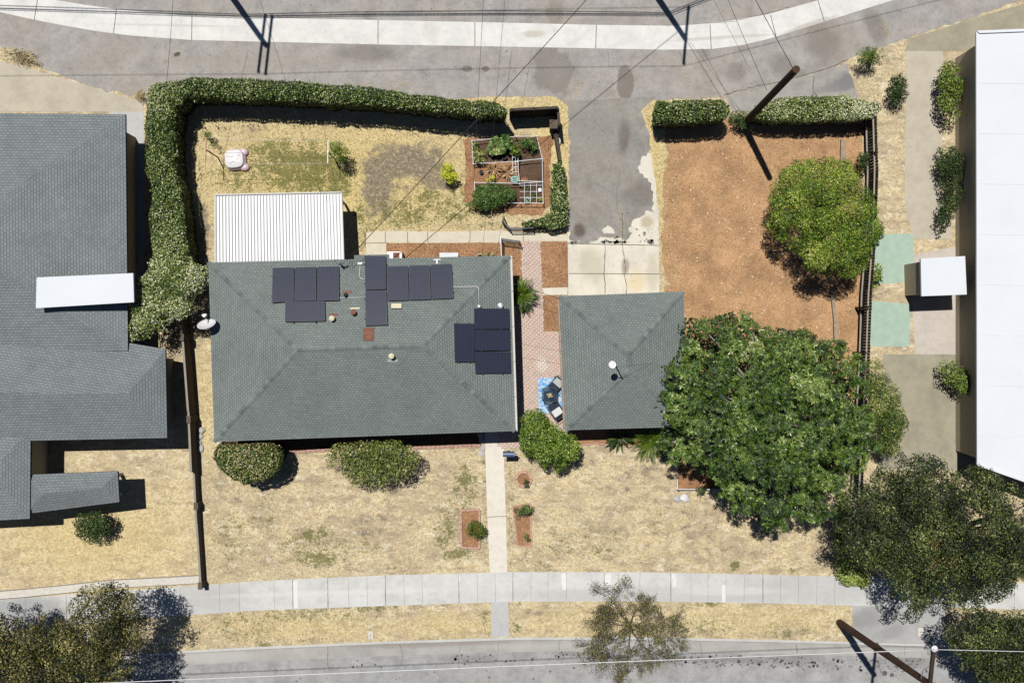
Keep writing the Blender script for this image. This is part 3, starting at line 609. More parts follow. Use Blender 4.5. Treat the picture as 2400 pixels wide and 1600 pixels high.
sheet('planter_mulch', [(1585, 1076), (1740, 1076), (1740, 1146), (1587, 1146)], .008, MT['mulch2'])
# ---- brick patio, paths, pavements
PAT = [(1222, 566), (1266, 566), (1271, 690), (1274, 777), (1340, 780), (1340, 1000), (1322, 1040), (1222, 1049), (1168, 1051), (1160, 900), (1170, 664), (1224, 664)]
def brick_patio():
    pr = np.random.RandomState(5); o = sheet('brick_patio', PAT, .009, MT['mortar'])
    w = .104; P_ = GN([q[0] for q in PAT], [q[1] for q in PAT], 0)[:, :2]; lo, hi = P_.min(0), P_.max(0); V, F, T = [], [], []
    for i in range(int((hi[0] - lo[0]) / w) + 2):
        for j in range(int((hi[1] - lo[1]) / w) + 2):
            s_ = (i - j) % 4; x, y = lo[0] + i * w, lo[1] + j * w
            if s_ == 0: a_, b_ = 2 * w, w
            elif s_ == 3: a_, b_ = w, 2 * w
            else: continue
            cx, cy = x + a_ / 2, y + b_ / 2
            if not inside(P_, np.array([cx]), np.array([cy]))[0]: continue
            g = .0035; h = .014 + pr.uniform(-.002, .002); k = len(V)
            V += [(cx - a_ / 2 + g, cy - b_ / 2 + g, h), (cx + a_ / 2 - g, cy - b_ / 2 + g, h), (cx + a_ / 2 - g, cy + b_ / 2 - g, h), (cx - a_ / 2 + g, cy + b_ / 2 - g, h)]
            V += [(v[0], v[1], .005) for v in V[k:k + 4]]; F += [(k, k + 1, k + 2, k + 3)] + [(k + m, k + 4 + m, k + 4 + (m + 1) % 4, k + (m + 1) % 4) for m in range(4)]; T += [np.clip(pr.normal(.5, .22), 0, 1)] * 5
    b = np_mesh('bricks', np.array(V), np.array(F), np.array(T), MT['pavers'], None); b.name = 'brick_paving'; b['kind'] = 'structure'
brick_patio()
sheet('stepping_slab', [(1272, 675), (1330, 673), (1330, 690), (1272, 691)], .0075, MT['pad'])
sheet('side_path', wob([(858, 545), (880, 541), (1000, 543), (1180, 541), (1330, 551), (1331, 565), (1200, 566), (1165, 569), (904, 569), (905, 600), (858, 600)], 40, .4, 14), .012, MT['sidepath'])
lines('path_joint', [[(903, 543), (903, 568)], [(955, 543), (955, 568)], [(1002, 543), (1003, 568)], [(1102, 542), (1101, 568)], [(1226, 542), (1227, 565)], [(859, 570), (905, 569)]], .0155, .03, MT['joint'])
sheet('front_path', [(1136, 960), (1180, 960), (1182, 1100), (1187, 1250), (1189, 1342), (1148, 1342), (1141, 1180), (1137, 1060)], .012, MT['path'])
lines('front_path_joint', [[(1144, 1211), (1186, 1209)]], .0155, .03, MT['joint'])
swt = [(-700, 1470), (0, 1404), (200, 1390), (464, 1371), (600, 1361), (903, 1347), (1200, 1340), (1500, 1340), (1800, 1346), (1953, 1350), (2200, 1358), (2400, 1366), (3100, 1400)]
swb = [(-700, 1545), (0, 1478), (150, 1463), (434, 1441), (600, 1430), (906, 1419), (1200, 1409), (1500, 1408), (1800, 1413), (2035, 1419), (2200, 1421), (2400, 1428), (3100, 1460)]
band('sidewalk', swt, swb, .016, MT['walk'])
segs = []
for u in (60, 155, 250, 340, 422, 514, 560, 642, 686, 768, 816, 860, 903, 946, 989, 1075, 1118, 1160, 1202, 1245, 1285, 1328, 1416, 1450, 1500, 1572, 1620, 1660, 1702, 1745, 1788, 1830, 1872, 1915, 1957, 2040, 2120, 2200, 2285, 2378):
    sk = 1.5 if u < 1200 else -1
    segs.append([(u, interp(swt, u) + 1), (u + sk, interp(swb, u) - 1)])
lines('sidewalk_score', segs, .0205, .010, MT['joint'])
MT['newcon'] = concrete('fresh_concrete', (244, 243, 238), .03)
for q in ([(1315, 1343), (1327, 1342), (1327, 1382), (1318, 1382)], [(1417, 1344), (1431, 1344), (1431, 1400), (1420, 1404)], [(1574, 1345), (1583, 1344), (1586, 1372), (1577, 1376)], [(1692, 1370), (1701, 1370), (1701, 1411), (1692, 1410)], [(687, 1361), (697, 1361), (698, 1424), (688, 1424)], [(1072, 1344), (1078, 1344), (1079, 1360), (1073, 1360)]):
    sheet('sidewalk_patch', wob(q, 8, .3, 3), .0185, MT['newcon'])
lines('sidewalk_joint', [[(u, interp(swt, u) + .5), (u + .5, interp(swb, u) - .5)] for u in (686, 768, 903, 1075, 1202, 1416, 1572, 1788, 155)], .022, .018, MT['crack'], amp=.3)
sheet('parkway_walk', [(1151, 1409), (1191, 1408), (1193, 1491), (1152, 1493)], .012, MT['strip'])
sheet('drive_apron', [(1998, 1417), (2220, 1421), (2212, 1460), (2216, 1509), (1999, 1504)], .012, MT['apron'])
segk = []
for u in (60, 250, 430, 768, 1167, 1310, 1580, 1866, 2120, 2330): segk.append([(u, interp(KT, u) + 8), (u + 1, interp(KT, u) + 29)])
lines('gutter_joint', segk, -.142, .02, MT['joint'], amp=.4)
lines('street_crack', [[(936, 1510), (944, 1530), (940, 1560)], [(1082, 1508), (1075, 1530), (1074, 1570)], [(1166, 1528), (1163, 1550)], [(768, 1530), (768, 1560)], [(1640, 1500), (1645, 1530)], [(1866, 1510), (1870, 1530)]], -.1405, .016, MT['crack'], seed=9, amp=.8)
# ---- neighbours' ground
sheet('neighbour_drive', [(-400, 150), (0, 145), (30, 150), (337, 240), (337, 262), (-400, 262)], .004, MT['nconc'])
sheet('neighbour_side_path', [(255, 262), (337, 262), (340, 640), (335, 800), (300, 820), (255, 820)], .008, MT['strip'])
sheet('neighbour_patio', [(2124, 112), (2210, 96), (2206, 470), (2230, 520), (2230, 560), (2140, 560), (2120, 470)], .004, MT['nconc'])
sheet('neighbour_terrace', [(2130, 600), (2330, 560), (2330, 830), (2145, 830)], .008, MT['nbeige'])
sheet('verge_shade_sheet', [(2130, 92), (2280, 44), (2420, 4), (2420, 120), (2120, 120)], .006, MT['nyard'])  # greyed sheet, shade over the verge put into its colour
sheet('mint_lawn_mat', [(2046, 548), (2140, 548), (2146, 660), (2052, 666)], .012, MT['nturf'])
sheet('mint_lawn_mat', [(2040, 705), (2135, 712), (2132, 812), (2036, 812)], .012, MT['nturf'])
sheet('neighbour_yard', [(2070, 830), (2330, 830), (2330, 1100), (2060, 1100)], .004, MT['nyard'])

# ================================================================== HOUSES
CAM = Vector((0, 0, H))
def ray(u, v, p0, nr, o=0.0):
    d = Vector(((u - 1200) / PX / H, -(v - 800) / PX / H, -1)); t = (nr.dot(p0) + o - nr.dot(CAM)) / nr.dot(d); return CAM + d * t
def plane(a, b, c):
    n = (b - a).cross(c - a).normalized()
    return (a, n if n.z > 0 else -n)
def roof_mesh(name, faces, mat, parent, t=.14):
    """faces: 3d loops whose first edge is the eave; uv in metres, rows parallel to the eave"""
    bm = bmesh.new(); uvl = bm.loops.layers.uv.new('UVMap'); top = []
    cache = {}
    def vert(p):
        k = tuple(round(c, 4) for c in p)
        if k not in cache: cache[k] = bm.verts.new(p)
        return cache[k]
    for k_, L in enumerate(faces):
        vs = [vert(p) for p in L]; f = bm.faces.new(vs); f.normal_update()
        if f.normal.z < 0: f.normal_flip()
        e = (L[1] - L[0]).normalized(); nn = (L[1] - L[0]).cross(L[2] - L[0]).normalized(); s_ = nn.cross(e)
        for lp in f.loops:
            q = lp.vert.co - L[0]; lp[uvl].uv = (q.dot(e) + 3.1 * k_, q.dot(s_))
        top.append(f)
    r = bmesh.ops.extrude_face_region(bm, geom=top)
    # the extruded copy stays on top, the old one becomes the soffit
    old = [v for f in top if f.is_valid for v in f.verts]
    for v in set(old): v.co.z -= t
    me = bpy.data.meshes.new(name); bm.to_mesh(me); bm.free()
    return link(name, me, mat, parent)
def caps(name, runs, parent, mat, w=.11, step=.24, lift=.034):
    """overlapping cap shingles along hips and ridge, from low end to high end"""
    mb = MB()
    for a, b, n1, n2 in runs:
        a, b = Vector(a), Vector(b); L = (b - a).length; d = (b - a) / L; k = int(L / step)
        s1 = n1.cross(d).normalized(); s2 = n2.cross(d).normalized()
        if s1.dot(s2) > 0: s2 = -s2
        # side directions lying in each roof plane, pointing away from the ridge
        if s1.z > 0: s1 = -s1
        if s2.z > 0: s2 = -s2
        for i in range(k):
            p = a + d * (i * step); q = a + d * min(L, (i + 1) * step + .02)
            u0, u1 = Vector((0, 0, lift + .012)), Vector((0, 0, lift * .4))
            vs = []
            for x, up in ((p, u0), (q, u1)):
                vs += [x + s1 * w + up * .6, x + up * 1.2, x + s2 * w + up * .6]
            lo = [v - Vector((0, 0, .016)) for v in vs]
            mb.add(vs + lo, [(0, 3, 4, 1), (1, 4, 5, 2), (6, 7, 10, 9), (7, 8, 11, 10), (0, 1, 7, 6), (1, 2, 8, 7), (3, 9, 10, 4), (4, 10, 11, 5), (0, 6, 9, 3), (2, 5, 11, 8)])
    nf = len(mb.f) // 10; cr_ = np.random.RandomState(4); T = np.repeat(np.clip(cr_.normal(.5, .28, nf), 0, 1), 10)
    o = mb.build(name, mat, parent); a_ = o.data.attributes.new('tone', 'FLOAT', 'FACE'); a_.data.foreach_set('value', T.astype(np.float32)); return o
def walls(mb, poly, z1, t=0):
    return mb.prism([(p[0], p[1]) for p in poly], -.1, z1)
def inset(pts, d):
    c = sum((Vector(p[:2]) for p in pts), Vector((0, 0))) / len(pts); out = []
    for i in range(len(pts)):
        a, b, e = (Vector(pts[j % len(pts)][:2]) for j in (i - 1, i, i + 1))
        n1 = (b - a).normalized(); n2 = (e - b).normalized(); n1 = Vector((-n1.y, n1.x)); n2 = Vector((-n2.y, n2.x))
        if n1.dot(c - b) < 0: n1 = -n1
        if n2.dot(c - b) < 0: n2 = -n2
        out.append(b + (n1 + n2) * d / max(.3, 1 + n1.dot(n2)))
    return out
def window(root, a, b, z0, z1, out, name='window'):
    """window on the wall line a-b (2d), out = outward unit"""
    a, b, out = Vector(a), Vector(b), Vector(out); m = MB(); d = (b - a); L = d.length; ang = math.atan2(d.y, d.x); c = (a + b) / 2
    for zz in (z0, z1): m.box((c.x + out.x * .03, c.y + out.y * .03, zz), (L + .1, .07, .07), ang)
    for k in (0, .5, 1): q = a.lerp(b, k); m.box((q.x + out.x * .03, q.y + out.y * .03, (z0 + z1) / 2), (.06, .066, z1 - z0 - .07), ang)
    f = m.build(name, MT['fascia'], root)
    g = MB().box((c.x + out.x * .012, c.y + out.y * .012, (z0 + z1) / 2), (L - .06, .02, z1 - z0 - .07), ang).build('pane', MT['glassd'])
    g.parent = f; return f
ZE, ZR = 2.75, 4.15
eTL, eTR, eBR, eBL = G(488, 615, ZE), G(1194, 599, ZE), G(1207, 1010, ZE), G(502, 1035, ZE); rL, rR = G(697, 820, ZR), G(990, 810, ZR)
house = thing('house', 'long grey green shingled hip roof house with black solar panels on top', 'house', ((eTL.x + eBR.x) / 2, (eTL.y + eBR.y) / 2, 0))
roof = roof_mesh('roof', [[eTR, eTL, rL, rR], [eBR, eTR, rR], [eBL, eBR, rR, rL], [eTL, eBL, rL]], MT['shingle'], house)
PN = plane(eTL, eTR, (rL + rR) / 2); PE = plane(eTR, eBR, rR); PS = plane(eBL, eBR, (rL + rR) / 2); PW_ = plane(eTL, eBL, rL)
caps('ridge_cap', [(eTL, rL, PN[1], PW_[1]), (eBL, rL, PS[1], PW_[1]), (eTR, rR, PN[1], PE[1]), (eBR, rR, PS[1], PE[1]), (rL, rR, PN[1], PS[1])], house, MT['capt'])
wl = inset([eTL, eTR, eBR, eBL], .55)
wallo = walls(MB(), wl, 2.72).build('wall', MT['stucco'], house)
# eave extension over the back step
ex = [ray(u, v, *PN, 0.006) for u, v in ((830, 612), (830, 598), (912, 596), (912, 609))]
MB().slab(ex, .12).build('eave_extension', MT['cap'], house)
# gutters and fascia
def edge_gutter(name, a, b, out, mat, parent, z=-.06, w=.10):
    a, b, o = Vector(a), Vector(b), Vector(out); mb = MB(); c0 = a + o * (w / 2 + .02); c1 = b + o * (w / 2 + .02)
    d = (b - a).normalized()
    mb.beam(c0 + Vector((0, 0, z - .05)), c1 + Vector((0, 0, z - .05)), w, .012)
    mb.beam(a + o * (w + .014) + Vector((0, 0, z)), b + o * (w + .014) + Vector((0, 0, z)), .014, .11)
    mb.beam(a + o * .014 + Vector((0, 0, z)), b + o * .014 + Vector((0, 0, z)), .012, .108)
    n = int((b - a).length / 1.6)
    for i in range(1, n): q = a.lerp(b, i / n) + o * (w / 2 + .014) + Vector((0, 0, z + .052)); mb.beam(q - o * w / 2, q + o * w / 2, .03, .012)
    return mb.build(name, mat, parent)
edge_gutter('gutter', eTR, eBR, (1, .03, 0), MT['fascia'], house)
# windows and doors under the eaves
def along(p, q, s): return (Vector(p).lerp(Vector(q), s))
W0, W1, W2, W3 = wl
for s0, s1 in ((.08, .2), (.34, .46), (.62, .76)): window(house, along(W3, W2, s0), along(W3, W2, s1), 1.0, 2.2, (0, -1))
for s0, s1 in ((.15, .25), (.7, .82)): window(house, along(W0, W1, s0), along(W0, W1, s1), 1.1, 2.1, (0, 1))
for s0, s1 in ((.25, .4), (.62, .75)): window(house, along(W1, W2, s0), along(W1, W2, s1), 1.0, 2.1, (1, 0))
dp = along(W3, W2, .93); dd = MB().box((dp.x, dp.y - .03, 1.03), (.95, .07, 2.06)).build('door', MT['dwood'], house)
hd = MB().lathe((dp.x - .36, dp.y - .09, 1.02), [(.03, -.02), (.045, 0), (.03, .02)], 10).build('handle', MT['galv']); hd.parent = dd
dp = along(W0, W1, .56); MB().box((dp.x, dp.y + .03, 1.03), (.9, .07, 2.06)).build('door', MT['fascia'], house)
# roof fittings (sub-parts of the roof)
def sub(o): o.parent = roof; return o
def vent(u, v, pl, r, h, mat, name='vent_pipe', cap=None, plate=None, pmat='plate'):
    p = ray(u, v, *pl, 0.0); mb = MB(); mb.lathe(p, [(r * 1.5, -.04), (r * 1.5, .02), (r, .03), (r, h), (r * .8, h), (r * .75, h - .06)] if cap is None else [(r, -.04), (r, h * .7), (r * 1.5, h * .72), (r * 1.5, h * .9), (r * .6, h)], 14)
    o = sub(mb.build(name, mat, None, False))
    if plate:
        c = [ray(*q, *pl, .012) for q in plate]; sub(MB().slab(c, .01).build('flashing', MT[pmat], None))
    return o
vent(811, 692, PN, .07, .32, MT['dark'], plate=[(802, 682), (824, 681), (824, 686), (802, 687)], pmat='rust')
vent(780, 746, PN, .085, .34, MT['cream'], cap=1, plate=[(771, 735), (791, 734), (791, 739), (771, 739)], pmat='rust')
vent(830, 732, PN, .085, .34, MT['rust'], cap=1, plate=[(820, 721), (843, 720), (843, 724), (820, 724)], pmat='cream')
vent(919, 834, PS, .085, .34, MT['cream'], cap=1, plate=[(908, 842), (932, 842), (932, 848), (908, 848)])
vent(1173, 717, PE, .09, .22, MT['galv'], cap=1)
vent(1123, 718, PE, .06, .2, MT['galv'], cap=1)
c = [ray(*q, *PN, .16) for q in ((917, 711), (941, 711), (941, 722), (917, 722))]; sub(MB().slab(c, .17).build('box_vent', MT['cream'], None))
c = [ray(*q, *PN, .035) for q in ((851, 768), (877, 767), (876, 798), (851, 798))]; sub(MB().slab(c, .03).build('rusty_hatch', MT['rust'], None))
c = [ray(*q, *PN, .02) for q in ((1015, 607), (1033, 607), (1033, 609), (1015, 609))]; sub(MB().slab(c, .015).build('flashing', MT['lid'], None))
c = [ray(*q, *PN, .02) for q in ((1022, 609), (1026, 609), (1026, 618), (1022, 618))]; sub(MB().slab(c, .015).build('flashing', MT['lid'], None))
def conduit(pts, name='conduit'):
    mb = MB(); q = [ray(u, v, *pl, .06) for u, v, pl in pts]; mb.tube(q, .014, 6); return sub(mb.build(name, MT['lid'], None, True))
conduit([(795, 698, PN), (858, 697, PN)]); conduit([(1061, 673, PN), (1114, 671, PN), (1119, 672, PN), (1122, 676, PE), (1123, 716, PE)])
conduit([(845, 617, PN), (842, 648, PN), (847, 653, PN), (856, 654, PN)])
sub(MB().slab([ray(*q, *PN, .12) for q in ((838, 615), (849, 614), (849, 619), (838, 620))], .12).build('junction_box', MT['lid'], None))
# service mast
mp = ray(802, 622, *PN, 0); mb = MB(); mb.tube([mp, mp + Vector((0, 0, .7)), mp + Vector((0, .05, .78)), mp + Vector((-.05, .16, .74))], .035, 8)
for k in range(5): mb.lathe(mp + Vector((-.1 + .07 * k, .08 + .03 * math.sin(k * 2), .55 + .05 * (k % 2))), [(.02, -.05), (.045, 0), (.02, .05)], 8)
sub(mb.build('service_mast', MT['galv'], None, True))
mb = MB(); mb.tube([mp + Vector((-.1, .1, .6)), mp + Vector((.1, -.1, .3)), mp + Vector((.3, 0, .25)), mp + Vector((.42, .15, .3)), mp + Vector((.4, .3, .2))], .012, 5); mb.tube([mp + Vector((-.25, .1, .55)), mp + Vector((-.2, .25, .5)), mp + Vector((0, .1, .6))], .01, 5)
sub(mb.build('service_cable', MT['cable'], None, True))
# ---- solar panels
def panel(quad, pl, label, horiz=False):
    q = [ray(u, v, *pl, .17) for u, v in quad]; c = sum(q, Vector()) / 4
    root = thing('solar_panel', label, 'solar panel', (c.x, c.y, c.z), 'solar panels on the house roof')
    t = [c + (p - c) * .997 for p in q]; MB().slab(t, .045).build('frame', MT['pframe'], root)
    e1 = (q[1] - q[0]); e2 = (q[3] - q[0]); i1 = .022 / e1.length; i2 = .022 / e2.length
    g = [q[0] + e1 * a + e2 * b for a, b in ((i1, i2), (1 - i1, i2), (1 - i1, 1 - i2), (i1, 1 - i2))]
    nr = pl[1]; g = [p + nr * .003 for p in g]
    bm = bmesh.new(); f = bm.faces.new([bm.verts.new(p) for p in g]); uvl = bm.loops.layers.uv.new('UVMap'); f.normal_update()
    if f.normal.z < 0: f.normal_flip()
    for lp in f.loops: lp[uvl].uv = ((lp.vert.co - g[0]).dot(e1.normalized()), (lp.vert.co - g[0]).dot(e2.normalized()))
    me = bpy.data.meshes.new('cells'); bm.to_mesh(me); bm.free(); link('cells', me, MT['cells'], root)
    e1n, e2n = e1.normalized(), e2.normalized()
    for a, b in ((.22, -1), (.78, -1), (.22, 1), (.78, 1)):
        if horiz: p = q[0] + e1 * a + e2 * (0 if b < 0 else 1) + e2n * .02 * b
        else: p = q[0] + e2 * a + e1 * (0 if b < 0 else 1) + e1n * .02 * b
        MB().lathe(p - nr * .16, [(.02, 0), (.02, .13), (.03, .13), (.03, .15)], 8).build('mounting_foot', MT['dark'], root)
    return root
T6 = lambda x, y: (600 + x / 3.92, 400 + y / 3.92)
row = [((152, 893), (347, 888), (345, 1197), (145, 1212)), ((357, 887), (553, 882), (552, 1192), (352, 1197)), ((563, 881), (760, 877), (762, 1190), (560, 1192))]
for q, l in zip(row, ('leftmost of the three upright black panels at the left end of the roof', 'middle of the three upright black panels at the left end of the roof', 'right of the three upright black panels beside the service mast')):
    panel([T6(*p) for p in q], PN, l)
panel([T6(*p) for p in ((267, 1205), (630, 1196), (634, 1378), (264, 1386))], PN, 'lone sideways black panel below the left row of three', True)
panel([T6(*p) for p in ((997, 784), (1192, 781), (1196, 1088), (1003, 1094))], PN, 'upright black panel reaching over the back eave above another panel')
panel([T6(*p) for p in ((1003, 1102), (1197, 1096), (1207, 1414), (1004, 1420))], PN, 'upright black panel just above the rusty roof hatch')
for q, l in zip([((1202, 877), (1395, 872), (1404, 1187), (1209, 1192)), ((1405, 871), (1597, 866), (1607, 1180), (1410, 1186)), ((1604, 864), (1797, 856), (1812, 1170), (1613, 1179))],
                ('upright black panel touching the pair that overhangs the back eave', 'upright black panel in the middle of the three right of the overhanging pair', 'upright black panel where the white conduit leaves to the right')):
    panel([T6(*p) for p in q], PN, l)
for q, l in zip([((2005, 1264), (2326, 1266), (2331, 1453), (2007, 1455)), ((2008, 1462), (2334, 1462), (2336, 1650), (2011, 1653)), ((2011, 1662), (2338, 1662), (2343, 1858), (2018, 1861))],
                ('topmost of the three sideways panels stacked by the right gutter', 'middle of the three sideways panels stacked by the right gutter', 'lowest of the three sideways panels stacked by the right gutter')):
    panel([T6(*p) for p in q], PE, l, True)
panel([T6(*p) for p in ((1820, 1403), (2003, 1403), (2009, 1756), (1828, 1755))], PE, 'upright black panel left of the stack by the right gutter', True)
# ---- garage
gTL, gTR, gBR, gBL = G(1311, 694, 2.6), G(1602, 683, 2.6), G(1613, 1000, 2.6), G(1326, 1008, 2.6); gr0, gr1 = G(1472, 833, 3.55), G(1476, 866, 3.55)
garage = thing('garage', 'small square grey green hip roof garage at the end of the driveway', 'garage', ((gTL.x + gBR.x) / 2, (gTL.y + gBR.y) / 2, 0))
roof_mesh('roof', [[gTR, gTL, gr0], [gBR, gTR, gr0, gr1], [gBL, gBR, gr1], [gTL, gBL, gr1, gr0]], MT['shingle'], garage)
GN_, GE_, GS_, GW_ = plane(gTL, gTR, gr0), plane(gTR, gBR, gr0), plane(gBL, gBR, gr1), plane(gTL, gBL, gr0)
caps('ridge_cap', [(gTL, gr0, GN_[1], GW_[1]), (gTR, gr0, GN_[1], GE_[1]), (gBR, gr1, GS_[1], GE_[1]), (gBL, gr1, GS_[1], GW_[1]), (gr0, gr1, GW_[1], GE_[1])], garage, MT['capt'])
gw = inset([gTL, gTR, gBR, gBL], .35); walls(MB(), gw, 2.58).build('wall', MT['stucco'], garage)
edge_gutter('gutter', gTL, gBL, (-1, -.03, 0), MT['gut'], garage, w=.09)
a, b = along(gw[0], gw[1], .12), along(gw[0], gw[1], .88); c = (a + b) / 2; mb = MB()
for k in range(4): mb.box((c.x, c.y + .03, .3 + .55 * k), ((b - a).length, .06, .53), math.atan2((b - a).y, (b - a).x))
mb.build('garage_door', MT['fascia'], garage); window(garage, along(gw[3], gw[0], .55), along(gw[3], gw[0], .7), 1.1, 2.0, (-1, 0)); window(garage, along(gw[3], gw[2], .3), along(gw[3], gw[2], .5), 1.1, 2.0, (0, -1))
# ---- antenna on garage
mp = ray(1443, 857, *GW_, 0); an = thing('roof_antenna', 'short white mast with a small round dish on the garage roof', 'antenna', mp); 
top = mp + Vector((0, 0, 2.15)); MB().tube([mp, top], .028, 8).build('mast', MT['galv'], an, True)
dsk = G(1435, 854, top.z); MB().tube([top - Vector((0, 0, .08)), dsk - Vector((0, 0, .06))], .02, 6).build('arm', MT['galv'], an, True)
MB().lathe(dsk, [(.05, -.06), (.15, -.03), (.165, .0), (.16, .012), (.09, -.002), (.085, .01), (.03, .02), (.028, .05)], 24).build('dish', MT['lid'], an)
gp = ray(1530, 851, *GE_, 0); MB().tube([top, gp], .006, 4).build('guy_wire', MT['cable'], an)
# ---- satellite dish on the house eave
sp = ray(496, 745, *PW_, 0); sd = thing('satellite_dish', 'grey oval satellite dish on the left eave of the house', 'satellite dish', sp)
ctr = G(485, 762, 3.35); nr = Vector((.10, .80, .55)).normalized(); x_ = Vector((0, 0, 1)).cross(nr).normalized(); y_ = nr.cross(x_)
Mx = Matrix((x_, y_, nr)).transposed(); Mx2 = Matrix.Rotation(R(16), 3, 'Z') @ Mx
mb = MB(); mb.lathe(ctr, [(.02, -.03), (.2, -.02), (.36, .03), (.43, .075), (.43, .085), (.36, .045), (.2, .0), (.02, -.012)], 28, Mx2); mb.build('reflector', MT['lid'], sd, True)
lnb = G(479, 738, 3.5); MB().tube([ctr - nr * .05, ctr + Vector((0, .1, -.12)), lnb - Vector((0, 0, .05))], .022, 6).build('arm', MT['fascia'], sd, True)
MB().box(lnb, (.2, .09, .09), R(10)).lathe(lnb + Vector((0, -.06, .0)), [(.05, -.05), (.05, .05)], 10).build('receiver', MT['lid'], sd)
MB().tube([sp, Vector((ctr.x + .15, ctr.y + .05, ctr.z - .35)), ctr - nr * .06], .025, 8).build('bracket', MT['galv'], sd, True)
# ---- corrugated patio cover
z0, z1 = 2.25, 2.62
pc = [G(505, 457, z0), G(800, 451, z0), G(805, 612, z1), G(506, 616, z1)]
pr = thing('patio_cover', 'white corrugated metal patio cover behind the house', 'patio cover', ((pc[0].x + pc[2].x) / 2, (pc[0].y + pc[2].y) / 2, 0))
mb = MB(); nR = 40; prof = []
for i in range(nR):
    for a, h_ in ((0, 0), (.05, 0), (.09, .05), (.24, .05), (.27, -.04), (.345, -.04), (.36, 0), (.98, 0)): prof.append(((i + a) / nR, h_))
prof.append((1, 0)); vs = []
for t, h_ in prof: vs += [pc[0].lerp(pc[1], t) + Vector((0, 0, h_)), pc[3].lerp(pc[2], t) + Vector((0, 0, h_))]
mb.add(vs, [(2 * i, 2 * i + 1, 2 * i + 3, 2 * i + 2) for i in range(len(prof) - 1)]); mb.build('corrugated_sheet', MT['white'], pr)
mb = MB(); up = Vector((0, 0, .01)); mb.beam(pc[0] + up, pc[1] + up, .06, .17); mb.beam(pc[0] + Vector((-.02, 0, -.02)), pc[3] + Vector((-.02, 0, -.02)), .05, .16); mb.beam(pc[1] + Vector((.02, 0, -.02)), pc[2] + Vector((.02, 0, -.02)), .05, .16); mb.build('rim', MT['fascia'], pr)
for t in (.03, .5, .97):
    q = pc[0].lerp(pc[1], t); MB().box((q.x, q.y - .25, (z0 - .1) / 2), (.09, .09, z0 - .1)).build('post', MT['fascia'], pr)
# ---- neighbours
def nroof(root, px, z, zr, mat, rid=None, uv=True):
    q = [G(u, v, z) for u, v in px]; r0, r1 = (G(*rid[0], zr), G(*rid[1], zr))
    # 4 corners TL TR BR BL, ridge left/right or top/bottom
    if rid[2] == 'h': F_ = [[q[1], q[0], r0, r1], [q[2], q[1], r1], [q[3], q[2], r1, r0], [q[0], q[3], r0]]
    else: F_ = [[q[1], q[0], r0], [q[2], q[1], r0, r1], [q[3], q[2], r1], [q[0], q[3], r1, r0]]
    return roof_mesh('roof', F_, mat, root)
nh = thing('house', 'grey roofed neighbouring house at the left edge of the picture', 'house', tuple(G(-100, 600)))
nroof(nh, [(-420, 262), (294, 268), (300, 822), (-420, 830)], 2.9, 3.9, MT['nshingle'], ((-60, 500), (-60, 600), 'v'))
nroof(nh, [(-300, 700), (388, 818), (392, 1026), (-300, 1040)], 2.75, 3.5, MT['nshingle'], ((-100, 920), (300, 922), 'h'))
nroof(nh, [(-300, 980), (72, 1000), (70, 1215), (-300, 1235)], 2.7, 3.2, MT['nshingle'], ((-200, 1110), (-20, 1105), 'h'))
for pl_ in ([(-400, 290), (268, 295), (272, 800), (-400, 800)], [(-280, 842), (360, 842), (362, 1000), (-280, 1010)], [(-280, 1010), (50, 1010), (50, 1190), (-280, 1210)]):
    MB().prism([tuple(G(u, v, 2.7)[:2]) for u, v in pl_], -.1, 2.6).build('wall', MT['stucco'], nh)
nroof(nh, [(60, 1112), (276, 1104), (280, 1176), (60, 1204)], 2.5, 2.9, MT['nshingle'], ((100, 1158), (240, 1142), 'h'))
for q in ((90, 1180), (262, 1165), (262, 1118)): MB().box(tuple(G(*q, 1.2)), (.14, .14, 2.4)).build('porch_post', MT['fascia'], nh)
aw = [G(u, v, 3.98) for u, v in ((86, 650), (312, 640), (314, 708), (84, 722))]; MB().slab(aw, .12).build('white_roof_deck', MT['wroof'], nh)
for q in ((100, 660), (300, 652), (300, 700), (100, 708)): MB().box(tuple(G(*q, 3.3)), (.08, .08, 1.1)).build('deck_leg', MT['fascia'], nh)
nh2 = thing('house', 'white flat roofed neighbouring house at the right edge', 'house', tuple(G(2500, 600)))
q = [(2290, 76), (2700, 60), (2700, 1230), (2292, 1088)]; MB().prism([tuple(G(u, v, 3.0)[:2]) for u, v in q], 2.8, 3.0).build('roof', MT['wroof'], nh2)
q = [(2305, 95), (2690, 80), (2690, 1210), (2306, 1072)]; MB().prism([tuple(G(u, v, 3.0)[:2]) for u, v in q], -.1, 2.8).build('wall', MT['stucco'], nh2)
pe = [G(u, v, 3.04) for u, v in ((2290, 76), (2700, 60), (2700, 1230), (2292, 1088))]; mb = MB()
for i in range(3): mb.beam(pe[i], pe[i + 1], .12, .1)
mb.beam(pe[3], pe[0], .12, .1); mb.build('parapet', MT['wroof'], nh2)
mb = MB()
for k in range(1, 9): v0 = 76 + k * 118; mb.beam(G(2292, v0, 3.006), G(2698, v0 + 6, 3.006), .05, .012)
mb.build('roof_seam', MT['wroof'], nh2)
for u, v in (): MB().lathe(G(u, v, 3.0), [(.09, 0), (.09, .22), (.13, .24), (.13, .3), (.05, .34)], 12).build('vent_pipe', MT['galv'], nh2)
sh = thing('shed', 'small white roofed shed beside the white house', 'shed', tuple(G(2205, 655)))
q = [(2158, 606), (2262, 600), (2266, 690), (2160, 694)]; MB().prism([tuple(G(u, v, 2.3)[:2]) for u, v in q], 2.15, 2.3).build('roof', MT['wroof'], sh)
q = [(2163, 612), (2257, 606), (2260, 684), (2165, 688)]; MB().prism([tuple(G(u, v, 2.3)[:2]) for u, v in q], -.1, 2.15).build('wall', MT['stucco'], sh)
